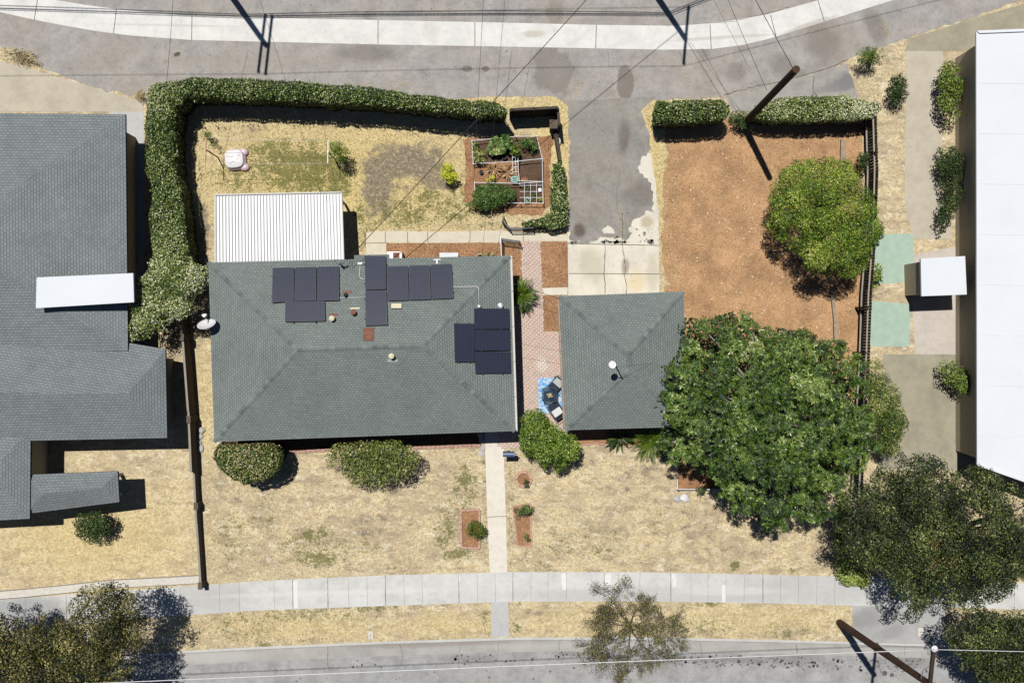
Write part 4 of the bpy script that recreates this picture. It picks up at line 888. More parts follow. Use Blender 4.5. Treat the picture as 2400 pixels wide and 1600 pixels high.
dq = G(2212, 690, 1.0); MB().box((dq.x, dq.y, .95), (.8, .06, 1.9)).build('door', MT['fascia'], sh)
# ================================================================== HEDGES, TREES, SHRUBS
rs = np.random.RandomState(3)
hedge('hedge', 'long dark green clipped hedge bending round the back lawn corner', 'hedge',
      wob([(342, 208), (347, 198), (383, 191), (434, 180), (485, 180), (600, 182), (727, 191), (868, 201), (932, 213), (1034, 227), (1161, 237), (1184, 250), (1191, 262), (1178, 272), (1136, 268), (1034, 260), (932, 250), (830, 242), (702, 235), (600, 231), (510, 227), (430, 230), (408, 252), (404, 330), (408, 400), (420, 440), (428, 502), (434, 579), (444, 622), (440, 660), (360, 655), (350, 610), (356, 585), (350, 566), (346, 510), (354, 464), (348, 425), (338, 400), (337, 300), (338, 240)], 14, 1.6, 21),
      2.45, LM['hedge'], 720, .085, .37, .28, pale=[(360, 225, 45, .22), (395, 480, 40, .12), (400, 580, 45, .25)], rs=rs)
hedge('hedge', 'short clipped box hedge right of the driveway mouth', 'hedge', wob([(1541, 233), (1600, 232), (1690, 231), (1708, 245), (1712, 262), (1702, 276), (1640, 285), (1580, 288), (1541, 286), (1535, 270)], 12, 1.5, 22), 2.15, LM['hedge'], 720, .085, .37, .28, rs=rs)
hedge('hedge', 'wavy pale speckled hedge between the leaning pole and the right fence', 'hedge', wob([(1768, 248), (1800, 240), (1831, 228), (1902, 222), (1979, 222), (2017, 230), (2060, 240), (2070, 252), (2045, 276), (1979, 278), (1889, 282), (1800, 282), (1768, 274)], 12, 2.2, 23), 1.9, LM['hedge'], 720, .085, .52, .26, pale=[(2020, 258, 60, .35), (1840, 270, 40, .1)], rs=rs)
hedge('hedge', 'low glossy hedge curving round the vegetable garden beside the driveway', 'hedge', wob([(1296, 384), (1312, 378), (1328, 392), (1330, 471), (1333, 515), (1322, 532), (1290, 536), (1248, 530), (1222, 526), (1236, 516), (1272, 510), (1287, 495), (1292, 440)], 9, 1.6, 24), 1.0, LM['hedge'], 700, .09, .46, .26, round_=.2, rs=rs, bump=.05)
tree('ivy_shrub', 'pale green ivy clad shrub mass at the left end of the hedge beside the house', 'shrub', [(342, 640), (352, 615), (380, 598), (434, 600), (460, 622), (486, 626), (487, 672), (452, 694), (446, 742), (410, 745), (384, 768), (340, 790), (304, 800), (302, 760), (312, 728), (326, 680)], (395, 700), 2.0, 2.9, 60, .55, 480, .085, LM['hedge'], rs, .66, .24, asp=.6, r0=.12, skirt=.2, tpatch=[(375, 645, 14, .0)])
tree('citrus_tree', 'round yellow green tree standing on the bark mulch by the right fence', 'tree', [(1815, 430), (1830, 400), (1850, 398), (1870, 380), (1910, 374), (1985, 372), (2001, 400), (2024, 423), (2035, 445), (2047, 462), (2052, 500), (2066, 530), (2060, 556), (2045, 570), (2032, 610), (2024, 640), (2012, 658), (1980, 648), (1953, 648), (1915, 640), (1887, 630), (1876, 600), (1862, 580), (1830, 566), (1812, 545), (1804, 527), (1812, 490), (1808, 460)], (1890, 540), 2.0, 4.1, 90, .56, 980, .08, LM['yg'], rs, .38, .25, asp=.42, r0=.14, ctone=.08, jit=.55)
tree_tp = None
# the big rosette-leaved tree
def rosette_tree():
    poly = [(1545, 890), (1556, 862), (1585, 830), (1605, 800), (1600, 762), (1622, 752), (1650, 748), (1685, 742), (1730, 735), (1760, 750), (1772, 780), (1800, 790), (1840, 775), (1880, 780), (1905, 785), (1943, 800), (1979, 823), (2022, 845), (2032, 880), (2036, 930), (2028, 970), (2050, 995), (2062, 1030), (2057, 1072), (2022, 1075), (2004, 1096), (1985, 1110), (1960, 1118), (1985, 1140), (1960, 1160), (1945, 1195), (1915, 1215), (1875, 1205), (1850, 1228), (1822, 1236), (1790, 1215), (1745, 1195), (1700, 1180), (1682, 1150), (1690, 1116), (1650, 1108), (1612, 1088), (1580, 1070), (1556, 1050), (1560, 1015), (1590, 1002), (1564, 975), (1560, 950), (1552, 928), (1580, 912), (1552, 902)]
    poly = wob(poly, 16, 7, 9)
    x, y, z, d = clumps(poly, 3.2, 6.0, 150, rs, R_=150, jit=.8); C = GN(x, y, z); n = len(x)
    root = thing('broadleaf_tree', 'big dark green tree with rosettes of long leaves covering the garage corner', 'tree', tuple(G(1800, 985)))
    rr = .60 * rs.uniform(.6, 1.2, n); rr = np.minimum(rr, d / 46 + .22); cnt = (42 * (rr / .62) ** 2).astype(int) + 6; idx = np.repeat(np.arange(n), cnt); m = len(idx)
    dr = rs.normal(size=(m, 3)); dr /= np.linalg.norm(dr, axis=1, keepdims=True); dr[:, 2] = np.where(dr[:, 2] < -.25, -dr[:, 2], dr[:, 2])
    c = C[idx] + dr * (rr[idx] * rs.uniform(.55, 1.08, m))[:, None] * np.array([1, 1, .65])
    ax = dr * .7 + np.array([-.05, .1, .9]) + rs.normal(0, .22, (m, 3)); ax /= np.linalg.norm(ax, axis=1, keepdims=True)
    k = 10; a = rs.normal(size=(m, 3)); t = np.cross(ax, a); t /= np.linalg.norm(t, axis=1, keepdims=True); b = np.cross(ax, t)
    ang = (np.arange(k)[None, :] * 2 * np.pi / k + rs.uniform(0, 6.28, (m, 1)) + rs.normal(0, .18, (m, k)))[..., None]
    el = rs.uniform(.1, .5, (m, k))[..., None]
    ld = (t[:, None] * np.cos(ang) + b[:, None] * np.sin(ang)) * np.cos(el) + ax[:, None] * np.sin(el); ld = ld.reshape(-1, 3)
    P = np.repeat(c, k, 0); nn = np.repeat(ax, k, 0); nn = nn - ld * np.sum(nn * ld, 1, keepdims=True) + 1e-4
    L = .17 * rs.uniform(.75, 1.2, m * k) * np.repeat(rs.uniform(.8, 1.15, m), k)
    V, F = leaf_arrays(P, nn, L, .25, rs, .14, axis=ld)
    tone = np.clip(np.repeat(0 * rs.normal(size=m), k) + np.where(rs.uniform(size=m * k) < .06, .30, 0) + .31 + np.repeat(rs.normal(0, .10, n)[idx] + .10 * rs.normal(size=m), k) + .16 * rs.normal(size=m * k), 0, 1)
    # inner leaves below the canopy; shade in the gaps put into their dark tone
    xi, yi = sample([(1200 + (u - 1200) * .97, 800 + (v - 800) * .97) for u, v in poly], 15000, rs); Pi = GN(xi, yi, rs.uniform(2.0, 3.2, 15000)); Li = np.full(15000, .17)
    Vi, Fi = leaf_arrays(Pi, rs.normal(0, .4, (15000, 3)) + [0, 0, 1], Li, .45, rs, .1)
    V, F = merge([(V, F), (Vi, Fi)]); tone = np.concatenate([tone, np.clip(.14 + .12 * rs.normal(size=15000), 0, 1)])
    dead = np.repeat(rs.uniform(size=m) < .0, k)
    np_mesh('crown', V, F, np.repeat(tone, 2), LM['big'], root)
    sel = C[rs.choice(n, 60, replace=False)]
    branch_mesh(root, G(1800, 985), sel, .24, MT['pbark'], rs, up=.38, thick=.24)
rosette_tree()
tree('street_tree', 'wide dark green tree over the sidewalk at the right edge', 'tree', [(1950, 1240), (1962, 1190), (1990, 1150), (2040, 1115), (2066, 1082), (2106, 1058), (2150, 1062), (2193, 1077), (2218, 1085), (2244, 1108), (2285, 1093), (2354, 1130), (2420, 1160), (2500, 1180), (2560, 1260), (2480, 1350), (2400, 1358), (2378, 1385), (2356, 1412), (2320, 1400), (2285, 1425), (2221, 1428), (2190, 1400), (2165, 1420), (2147, 1462), (2114, 1455), (2090, 1417), (2088, 1360), (2062, 1330), (2010, 1320), (1985, 1300), (1953, 1308), (1943, 1280)], (2150, 1240), 3.6, 6.2, 190, .58, 500, .09, LM['oak'], rs, .36, .24, r0=.28, jit=.75, ctone=.15, asp=.6, tpatch=[(2180, 1280, 20, .1)])
dl = [o for o in bpy.data.objects if o.get('label') == 'wide dark green tree over the sidewalk at the right edge'][0]
nD = 1500; cD = np.array([tuple(G(u, v, 6.0)) for u, v in ((2186, 1282), (2215, 1292), (2228, 1308), (2180, 1318), (2200, 1276), (2150, 1276))]); P_ = cD[rs.choice(len(cD), nD)] + rs.normal(0, .16, (nD, 3)); P_[:, 2] += .1
LM['red'] = leafmat('dead_red_leaf', [(84, 60, 40), (134, 90, 66), (180, 130, 104)], .6, .2)
foliage('dead_leaves', P_, rs.normal(0, .6, (nD, 3)) + [0, 0, 1], .085 * rs.uniform(.6, 1.3, nD), rs.uniform(0, 1, nD), LM['red'], dl, .5, rs)
tree('street_tree', 'dark green tree in the bottom right corner beside the leaning pole', 'tree', [(2216, 1500), (2222, 1468), (2246, 1452), (2290, 1436), (2340, 1428), (2400, 1430), (2500, 1440), (2540, 1560), (2500, 1690), (2380, 1720), (2320, 1660), (2304, 1604), (2286, 1560), (2262, 1572), (2248, 1540), (2228, 1524)], (2330, 1530), 3.2, 5.0, 120, .5, 420, .09, LM['oak'], rs, .42, .22, r0=.2, jit=.5, asp=.6)
tree('street_tree', 'olive dark green twin crowned tree in the bottom left corner', 'tree', [(-120, 1400), (-60, 1420), (0, 1434), (23, 1437), (33, 1455), (52, 1445), (76, 1430), (110, 1440), (143, 1440), (156, 1456), (172, 1446), (150, 1420), (150, 1402), (189, 1378), (222, 1376), (255, 1368), (306, 1386), (321, 1417), (344, 1452), (336, 1490), (322, 1524), (316, 1562), (296, 1600), (300, 1680), (200, 1740), (0, 1760), (-160, 1700), (-180, 1500)], (120, 1530), 3.6, 5.6, 190, .54, 500, .085, LM['oak2'], rs, .44, .26, r0=.22, jit=.75, ctone=.15, asp=.6)
# thin street tree: clumps follow its own limbs
def sparse_tree():
    root = thing('street_tree', 'thin sparse young tree on the parkway with bare twigs showing', 'tree', tuple(G(1467, 1448)))
    base = G(1467, 1448); tipn = []; mb = MB(); r_ = random.Random(5)
    mb.tube([base, base + Vector((0, 0, 1.5))], [.07, .055], 8)
    def grow(p, d, L, r, lv):
        q = p; pts = [p]; rad = [r]
        for k in range(4):
            d = (d + Vector((r_.gauss(0, .16), r_.gauss(0, .16), r_.gauss(.02, .1)))).normalized(); q = q + d * L / 4; pts.append(q); rad.append(max(.004, r * (1 - .2 * (k + 1))))
            if lv < 3 and k > 0:
                for _ in range(2 if lv else 2):
                    e = (d + Vector((r_.gauss(0, .6), r_.gauss(0, .6), r_.gauss(.1, .25)))).normalized(); grow(q, e, L * .52, rad[-1] * .62, lv + 1)
            if lv >= 1: tipn.append((q, lv))
        mb.tube(pts, rad, 5)
    for k in range(11):
        a = k * 2 * math.pi / 11 + r_.uniform(-.2, .2); s_ = r_.uniform(.75, 1.0); grow(base + Vector((0, 0, 1.2 + .1 * k % .5)), Vector((math.cos(a) * s_ * 1.35, math.sin(a) * s_ * .85, .75)).normalized(), r_.uniform(1.4, 1.7) * (1 + .15 * abs(math.cos(a))), .035, 0)
    grow(base + Vector((0, 0, 1.5)), Vector((0.05, 0, 1)), 1.3, .04, 0)
    mb.build('trunk', MT['bark'], root)
    T = np.array([tuple(p) for p, l in tipn if l >= 1]); idx = rs.choice(len(T), 14000); P = T[idx] + rs.normal(0, .09, (14000, 3)); keep = np.sin(P[:, 0] * 3.1) * np.cos(P[:, 1] * 3.7) > -.75; P = P[keep]
    foliage('crown', P, rs.normal(0, .6, P.shape) + [0, 0, 1], .06 * rs.uniform(.6, 1.3, len(P)), np.clip(.55 + .28 * rs.normal(size=len(P)), 0, 1), LM['oak2'], root, .6, rs)
sparse_tree()
def bush(name, label, poly, base, zlo, ztop, nc, cr, lpc, L, lm, t0, tv=.25, asp=.5, cat='bush', r0=.06, skirt=.15, vol=.3, flat=.8, ctone=.08, tpatch=None, jit=.12, bark='bark', nb=26, group=None):
    return tree(name, label, cat, poly, base, zlo, ztop, nc, cr, lpc, L, LM[lm], rs, t0, tv, asp, r0, bark, group, flat, skirt, None, vol, tpatch, jit, nb, ctone)
hedge('rounded_bush', 'smooth clipped oval bush at the left front corner of the house', 'bush', wob([(500, 1050), (515, 1038), (560, 1040), (620, 1038), (650, 1046), (659, 1070), (655, 1095), (638, 1118), (610, 1130), (570, 1138), (535, 1122), (508, 1098), (496, 1078)], 9, 1.2, 31), 2.5, LM['mixed'], 900, .085, .38, .34, rs=rs, round_=.5, bump=.05, taper=.6)
bush('laurel_bush', 'loose open bush with bare grey twigs below the middle of the house', [(764, 1068), (780, 1046), (830, 1034), (868, 1028), (880, 1034), (922, 1030), (955, 1042), (966, 1058), (985, 1070), (984, 1090), (966, 1108), (960, 1124), (930, 1126), (900, 1136), (868, 1140), (835, 1136), (808, 1120), (800, 1102), (764, 1094)], (885, 1068), 1.1, 2.4, 80, .32, 240, .09, 'bush', .38, .36, .36, r0=.07, skirt=1.1, flat=1.3, jit=.28, vol=.2, bark='pbark', nb=80)
bush('glossy_bush', 'dense glossy pear shaped bush beside the brick patio', [(1224, 978), (1238, 962), (1262, 958), (1274, 972), (1290, 992), (1320, 1008), (1345, 1022), (1358, 1040), (1362, 1054), (1352, 1072), (1330, 1086), (1318, 1100), (1300, 1104), (1282, 1098), (1270, 1090), (1250, 1078), (1232, 1064), (1222, 1040), (1220, 1015), (1226, 1000)], (1285, 1045), .9, 2.3, 60, .36, 520, .08, 'glossy', .38, .27, .5, ctone=.1, skirt=1.1, flat=1.2)
bush('lime_shrub', 'small lime yellow shrub alone on the back lawn', [(1033, 402), (1040, 388), (1054, 384), (1064, 396), (1072, 410), (1068, 424), (1054, 428), (1040, 420)], (1050, 415), .4, 1.0, 14, .17, 90, .08, 'lime', .5, .3)
bush('young_tree', 'young yellow green sapling beside the right clothes line post', [(772, 336), (790, 326), (806, 340), (818, 358), (814, 374), (800, 382), (786, 376), (774, 360)], (797, 356), .8, 1.8, 16, .22, 90, .09, 'palm', .62, .25, .3)
bush('dry_shrub', 'small half dry shrub in the corner of the back lawn', [(472, 302), (488, 300), (498, 318), (512, 338), (502, 344), (486, 326), (474, 320)], (486, 318), .3, .9, 10, .16, 36, .1, 'bush', .45, .3, .2)
bush('tomato_bush', 'sprawling leafy green bush spilling over the lower garden frame', [(1094, 470), (1112, 452), (1122, 436), (1160, 432), (1190, 440), (1206, 452), (1200, 470), (1172, 482), (1150, 488), (1120, 490), (1110, 484), (1096, 482)], (1150, 465), .4, .95, 34, .25, 150, .10, 'veg', .34, .22, .4, jit=.12)
bush('courgette_plant', 'big leafed grey green vegetable at the middle of the upper garden bed', [(1144, 336), (1156, 322), (1178, 330), (1182, 352), (1166, 362), (1146, 356)], (1164, 345), .35, .6, 10, .16, 28, .22, 'veg', .62, .2, .8)
bush('bean_plant', 'bright green climbing plant standing in a round planter in the upper garden bed', [(1178, 322), (1190, 318), (1200, 334), (1196, 346), (1182, 344)], (1189, 334), .4, .9, 8, .14, 30, .17, 'veg', .45, .2, .7)
bush('pepper_plant', 'yellowish bushy plant in the left end of the upper garden bed', [(1108, 360), (1112, 348), (1122, 350), (1138, 360), (1144, 374), (1130, 382), (1112, 376)], (1124, 368), .25, .6, 12, .15, 50, .09, 'bush', .5, .3)
bush('herb_plant', 'low dark herb patch in the right end of the upper garden bed', [(1216, 328), (1238, 326), (1254, 332), (1262, 350), (1258, 362), (1240, 352), (1222, 346)], (1240, 340), .2, .5, 14, .14, 36, .10, 'veg', .35, .25)
bush('cabbage_plant', 'vivid green leafy plant in a dark green pot beside the white plant stand', [(1194, 344), (1206, 340), (1218, 352), (1214, 364), (1202, 366)], (1205, 355), .35, .75, 7, .13, 26, .15, 'palm', .4, .2, .8)
bush('small_herb', 'tiny leafy seedling at the top left corner of the upper garden bed', [(1106, 334), (1118, 334), (1120, 342), (1110, 344)], (1113, 338), .1, .35, 5, .1, 22, .08, 'bush', .5, .3)
bush('flower_plant', 'white and yellow flowering plant beside the dry stalks in the garden', [(1142, 418), (1156, 414), (1160, 424), (1146, 428)], (1150, 420), .2, .5, 6, .11, 26, .08, 'lime', .8, .2)
bush('rose_bush', 'rose bush with red flowers in the left front flower bed', [(1096, 1228), (1106, 1220), (1124, 1226), (1134, 1238), (1138, 1252), (1124, 1262), (1108, 1256), (1096, 1244)], (1115, 1242), .4, .95, 16, .16, 75, .075, 'rose', .38, .25, ctone=.1)
bush('rose_bush', 'low dark rose bush at the top of the right front flower bed', [(1202, 1196), (1220, 1188), (1240, 1184), (1252, 1194), (1244, 1204), (1222, 1206), (1208, 1212)], (1226, 1198), .3, .75, 14, .15, 42, .075, 'veg', .38, .22)
bush('wilted_plant', 'small wilted plant at the bottom of the right front flower bed', [(1226, 1254), (1234, 1252), (1242, 1264), (1236, 1270)], (1234, 1262), .1, .4, 4, .12, 20, .08, 'bush', .4, .25)
bush('ring_plant', 'little dark plant growing inside the round brick ring', [(1226, 1128), (1236, 1126), (1242, 1138), (1234, 1142)], (1233, 1132), .1, .45, 5, .1, 24, .07, 'dgreen', .3, .2)
bush('agave', 'spiky dark sword leaved plant below the garage', [(1432, 1024), (1460, 1016), (1478, 1028), (1470, 1046), (1444, 1046)], (1452, 1032), .2, .5, 4, .1, 8, .1, 'dgreen', .3, .2)
bush('roadside_shrub', 'bright green feathery shrub at the alley edge above the old concrete', [(2006, 128), (2030, 114), (2062, 110), (2074, 128), (2060, 146), (2030, 152), (2012, 150)], (2040, 135), .5, 1.3, 20, .22, 90, .10, 'palm', .36, .22, .25)
bush('weed_clump', 'dry tan weed clump with a green sprig at the left alley edge', [(0, 116), (20, 112), (46, 116), (76, 122), (92, 150), (66, 150), (40, 146), (0, 132)], (50, 134), .15, .4, 24, .2, 70, .10, 'dry', .4, .3, .12)
bush('weed_clump', 'dry weeds at the outside corner of the long hedge', [(306, 226), (330, 206), (338, 222), (334, 238)], (326, 226), .1, .35, 8, .18, 60, .10, 'dry', .4, .3, .12)
bush('corner_ivy', 'dark ivy spilling through the right fence behind its second rail post', [(2010, 365), (2030, 356), (2038, 372), (2030, 398), (2014, 396)], (2024, 380), .5, 1.2, 10, .18, 70, .085, 'dgreen', .4, .25)
bush('fence_shrub', 'flowering green shrub behind the right fence below the citrus tree', [(2044, 622), (2062, 614), (2068, 640), (2056, 674), (2042, 680)], (2056, 650), .6, 1.3, 14, .22, 80, .08, 'glossy', .45, .3)
bush('fence_shrub', 'dark bushy shrub poking out right of the citrus tree', [(2040, 530), (2056, 520), (2072, 530), (2066, 556), (2050, 560)], (2054, 540), .5, 1.4, 10, .2, 80, .08, 'glossy', .3, .25)
bush('side_shrub', 'tall mixed olive green shrubs right of the big rosette tree', [(2036, 838), (2052, 842), (2078, 880), (2100, 910), (2112, 950), (2124, 990), (2122, 1012), (2106, 1032), (2110, 1060), (2090, 1066), (2056, 1060), (2060, 1010), (2040, 980), (2032, 930), (2034, 880)], (2070, 960), 1.3, 2.6, 70, .42, 300, .09, 'bush', .30, .28, .35, ctone=.2)
bush('shade_shrub', 'dull green shrub in the white house garden level with the mint mats', [(2200, 850), (2230, 845), (2260, 870), (2320, 880), (2330, 930), (2290, 945), (2250, 920), (2210, 890)], (2260, 890), .6, 1.3, 30, .4, 160, .1, 'bush', .36, .2)
bush('shade_shrub', 'olive green shrub near the top of the white house side garden', [(2202, 150), (2240, 146), (2256, 170), (2250, 230), (2246, 288), (2214, 290), (2196, 230)], (2225, 215), .6, 1.3, 30, .36, 160, .1, 'bush', .32, .2)
bush('shade_shrub', 'dark green shrub beside the wall of the white house above the shed', [(2196, 350), (2250, 345), (2262, 400), (2250, 470), (2208, 560), (2196, 520), (2210, 450), (2190, 390)], (2225, 440), .5, 1.0, 34, .34, 150, .1, 'dgreen', .3, .2)
bush('shade_shrub', 'green shrub in the narrow garden left of the beige strip', [(2090, 180), (2118, 178), (2126, 215), (2112, 250), (2086, 244), (2082, 210)], (2104, 214), .5, 1.0, 16, .34, 120, .1, 'dgreen', .36, .2)
bush('round_shrub', 'round green shrub on the dry lawn of the left house', [(176, 1220), (196, 1200), (232, 1200), (258, 1222), (254, 1254), (226, 1274), (192, 1264), (176, 1244)], (216, 1240), .7, 1.3, 26, .36, 220, .09, 'dgreen', .42, .2)
bush('boundary_ivy', 'bright yellow green ivy edging the lawn under the big street tree', [(1962, 1302), (1978, 1300), (1996, 1320), (2036, 1350), (2038, 1370), (2020, 1376), (1990, 1370), (1968, 1362), (1958, 1330)], (2000, 1345), .3, .7, 30, .26, 190, .08, 'glossy', .66, .25)
bush('boundary_ivy', 'strip of green ivy along the right edge of the front lawn', [(1962, 1150), (1985, 1160), (1984, 1200), (1976, 1250), (1972, 1300), (1958, 1300), (1956, 1240), (1962, 1200)], (1970, 1230), .3, .7, 26, .26, 190, .08, 'glossy', .5, .25)
bush('pole_ivy', 'dark ivy at the foot of the leaning brown pole', [(1708, 270), (1728, 262), (1760, 268), (1772, 286), (1758, 300), (1722, 300)], (1740, 286), .3, .9, 16, .24, 110, .085, 'hedge', .3, .25)
bush('house_shrub', 'small yellowish plant against the back wall beside the white ring', [(1132, 594), (1150, 590), (1160, 598), (1146, 606), (1134, 604)], (1146, 600), .2, .5, 6, .12, 30, .07, 'bush', .45, .25)
bush('stone_shrub', 'little shrub straddling the white rail of the front planter', [(1634, 1140), (1650, 1136), (1656, 1148), (1646, 1160), (1634, 1154)], (1645, 1148), .3, .8, 7, .14, 40, .07, 'dgreen', .5, .25)
# dry stalk heap in garden
def palm(name, label, u, v, z0, n, L, lm, t0, droop=.5, hole=None, w=.022, seed=1, cat='palm', arc=(0, 6.283), el=(0.15, 1.1)):
    r_ = np.random.RandomState(seed); c = G(u, v, z0); root = thing(name, label, cat, tuple(G(u, v)))
    MB().lathe(G(u, v), [(.16, 0), (.17, z0 * .5), (.13, z0), (.05, z0 + .06)], 12).build('trunk', MT['bark'], root)
    for k in range(n):
        a = arc[0] + (arc[1] - arc[0]) * (k + .5) / n + r_.normal(0, .06); e = r_.uniform(*el); d = np.array([math.cos(a) * math.cos(e), math.sin(a) * math.cos(e), math.sin(e)])
        LL = L * r_.uniform(.85, 1.1); t = np.linspace(0, 1, 22); pts = np.array(c)[None] + d[None] * (LL * t)[:, None] + np.array([0, 0, -1])[None] * (droop * LL * t ** 2)[:, None]
        tn = np.gradient(pts, axis=0); tn /= np.linalg.norm(tn, axis=1, keepdims=True); sd = np.cross(tn, [0, 0, 1]); sd /= np.linalg.norm(sd, axis=1, keepdims=True); up = np.cross(sd, tn)
        Ps, Ds = [], []
        for s_ in (-1, 1):
            Ps.append(pts[1:]); Ds.append(sd[1:] * s_ + tn[1:] * .8 + up[1:] * .25)
        Ps = np.concatenate(Ps); Ds = np.concatenate(Ds); Ds /= np.linalg.norm(Ds, axis=1, keepdims=True); tt = np.tile(t[1:], 2)
        ln = LL * .13 * np.sin(np.pi * np.clip(tt * .85 + .12, 0, 1)) + .02; nn = np.tile(up[1:], (2, 1)); nn = nn - Ds * np.sum(nn * Ds, 1, keepdims=True)
        V, F = leaf_arrays(Ps, nn, ln, .001, r_, 0, axis=Ds)
        # give leaflets a fixed width
        b = np.cross(nn / np.linalg.norm(nn, axis=1, keepdims=True), Ds) * w; V = V.reshape(-1, 4, 3); V[:, 1] = (V[:, 0] + V[:, 2]) / 2 + b; V[:, 3] = (V[:, 0] + V[:, 2]) / 2 - b; V = V.reshape(-1, 3)
        np_mesh('frond', V, F, np.repeat(np.clip(t0 + r_.normal(0, .12) + r_.normal(0, .08, len(Ps)), 0, 1), 2), LM[lm], root)
    return root
palm('sago_palm', 'bright green sago palm between the house wall and the brick patio', 1221, 690, .75, 46, .95, 'palm', .36, .35, seed=3, w=.018, el=(.05, 1.2))
palm('sago_palm', 'large sago palm fanned out below the garage eave', 1524, 1030, .6, 30, 1.25, 'palm', .38, .3, seed=5, w=.018)
def spiky(name, label, u, v, n, L, lm, seed, cat='plant'):
    r_ = np.random.RandomState(seed); root = thing(name, label, cat, tuple(G(u, v))); P = np.repeat(np.array([tuple(G(u, v, .12))]), n, 0)
    a = r_.uniform(0, 6.28, n); e = r_.uniform(.15, .9, n); d = np.stack([np.cos(a) * np.cos(e), np.sin(a) * np.cos(e), np.sin(e)], 1); nn = np.stack([-np.cos(a) * np.sin(e), -np.sin(a) * np.sin(e), np.cos(e)], 1)
    V, F = leaf_arrays(P, nn, L * r_.uniform(.6, 1.1, n), .13, r_, .15, axis=d); np_mesh('leaves', V, F, np.repeat(np.clip(.45 + .25 * r_.normal(size=n), 0, 1), 2), LM[lm], root); return root
spiky('sword_plant', 'spiky dark plant with sword leaves left of the big palm under the garage', 1452, 1024, 52, .85, 'dgreen', 4)
spiky('dry_stalks', 'heap of dry brown spreading stalks between the two garden frames', 1190, 405, 60, .5, 'chip', 6)
spiky('dry_stalks', 'smaller scatter of dry stalks left of the big stalk heap', 1158, 398, 34, .45, 'chip', 8)

# ================================================================== POLES AND WIRES
def pole(name, label, base, top, r0, r1, mat, loc=None):
    root = thing(name, label, 'utility pole', tuple(base)); n = 5; base, top = Vector(base), Vector(top)
    pts = [base.lerp(top, k / n) for k in range(n + 1)]; MB().tube(pts, [r0 + (r1 - r0) * k / n for k in range(n + 1)], 18).build('shaft', mat, root, False); return root
stub_b, stub_t = G(1741, 293, -.1), G(1866, 163, 9.6)
p1 = pole('utility_pole', 'bare brown pole leaning over the alley hedge without any crossarm', stub_b, stub_t, .17, .145, MT['pole2'])
MB().lathe(stub_t, [(.148, 0), (.15, .02), (.1, .035), (.02, .04)], 18).build('pole_cap', MT['pole'], p1)
lo = lambda s, h: (s[0] - 6.8 * h, s[1] - 13.7 * h)   # ground point below something whose shadow falls at photo px s
def off_pole(label, st, dirs, arms, bundle_h=6.2, r=.17):
    h = 11.0; t = lo(st, h); b = (st[0] - dirs[0] * 1.45, st[1] - dirs[1] * 1.45)
    T = Vector(G(*t)) + Vector((0, 0, h)); B = G(*b, -.1); root = pole('utility_pole', label, B, T, r, .12, MT['pole']); ends = []
    for a0, a1 in arms:
        g0, g1 = lo(a0, h - .4), lo(a1, h - .4); A0 = Vector(G(*g0)) + Vector((0, 0, h - .4)); A1 = Vector(G(*g1)) + Vector((0, 0, h - .4))
        MB().beam(A0, A1, .12, .14).build('crossarm', MT['pole'], root)
        for q in (.03, .97): MB().lathe(A0.lerp(A1, q) + Vector((0, 0, .07)), [(.03, 0), (.06, .08), (.07, .12), (.03, .2)], 10).build('insulator', MT['lid'], root)
        ends.append((A0 + Vector((0, 0, .25)), A1 + Vector((0, 0, .25))))
    return B, T, ends
LB, LT, LE = off_pole('utility pole beyond the top edge whose double crossarm shadow falls on the alley at left', (624, 108), (75, 107), [((622, 34), (605, 171)), ((638, 36), (622, 176))])
RB, RT, RE = off_pole('utility pole beyond the top edge whose single crossarm shadow falls on the alley at right', (1606, 92), (61, 89), [((1614, 14), (1602, 152))])
def wire(label, a, b, sag=.3, r=.009, mat='cable', n=12, name='overhead_wire'):
    a, b = Vector(a), Vector(b); pts = [a.lerp(b, k / n) - Vector((0, 0, sag * 4 * (k / n) * (1 - k / n))) for k in range(n + 1)]
    o = MB().tube(pts, r, 5).build(name, MT[mat], None, True); tag(o, label, 'wire', 'overhead wires'); return o
def at_h(B, T, h): return Vector(B).lerp(Vector(T), h / 11.0)
WL = [G(-900, -120) + Vector((0, 0, 6.4)), G(2900, -560) + Vector((0, 0, 6.4))]
for k, (dz, r, l) in enumerate(((0, .028, 'thick black phone cable running along the alley poles'), (.35, .018, 'upper thin cable of the phone bundle along the alley'), (-.3, .02, 'lower thin cable of the phone bundle along the alley'))):
    z = 6.2 + dz; a = at_h(LB, LT, z); b = at_h(RB, RT, z)
    wire(l + ' between both poles', a, b, .25 + .1 * k, r); wire(l + ' towards the left edge', G(-1400, -90) + Vector((0, 0, z)), a, .5 + .1 * k, r); wire(l + ' towards the right edge', b, G(3200, -700) + Vector((0, 0, z)), .5 + .1 * k, r)
wire('power wire joining the near crossarm ends along the alley', LE[0][1], RE[0][1], .2, .012); wire('power wire joining the far crossarm ends along the alley', LE[1][0], RE[0][0], .2, .012)
wire('power wire from the left crossarm to the left edge', LE[0][1], LE[0][1] + Vector((-40, -.6, 0)), .4, .012); wire('power wire from the right crossarm to the right edge', RE[0][1], RE[0][1] + Vector((36, 9, 0)), .4, .012)
wire('guy wire from the right alley pole down to the leaning brown pole', RT - Vector((0, 0, .6)), stub_t - Vector((0, 0, .25)), .05, .014)
wire('electric service drop from the alley pole down to the house mast', Vector(RT) - Vector((0, 0, 1.6)), mp_ if (mp_ := G(812, 611, 3.75)) else None, .25, .016)
wire('thin phone drop crossing the alley hedge to the brown pole', G(1662, -110, 7.0), G(1797, 212, 5.2), .1, .010)
wire('second thin phone drop ending by the brown pole', G(1628, -90, 6.0), G(1760, 165, 4.0), .1, .007)
wire('thin wire crossing the alley near the left end of the hedge', G(412, -120, 7.5), G(390, 200, 6.0), .1, .009)
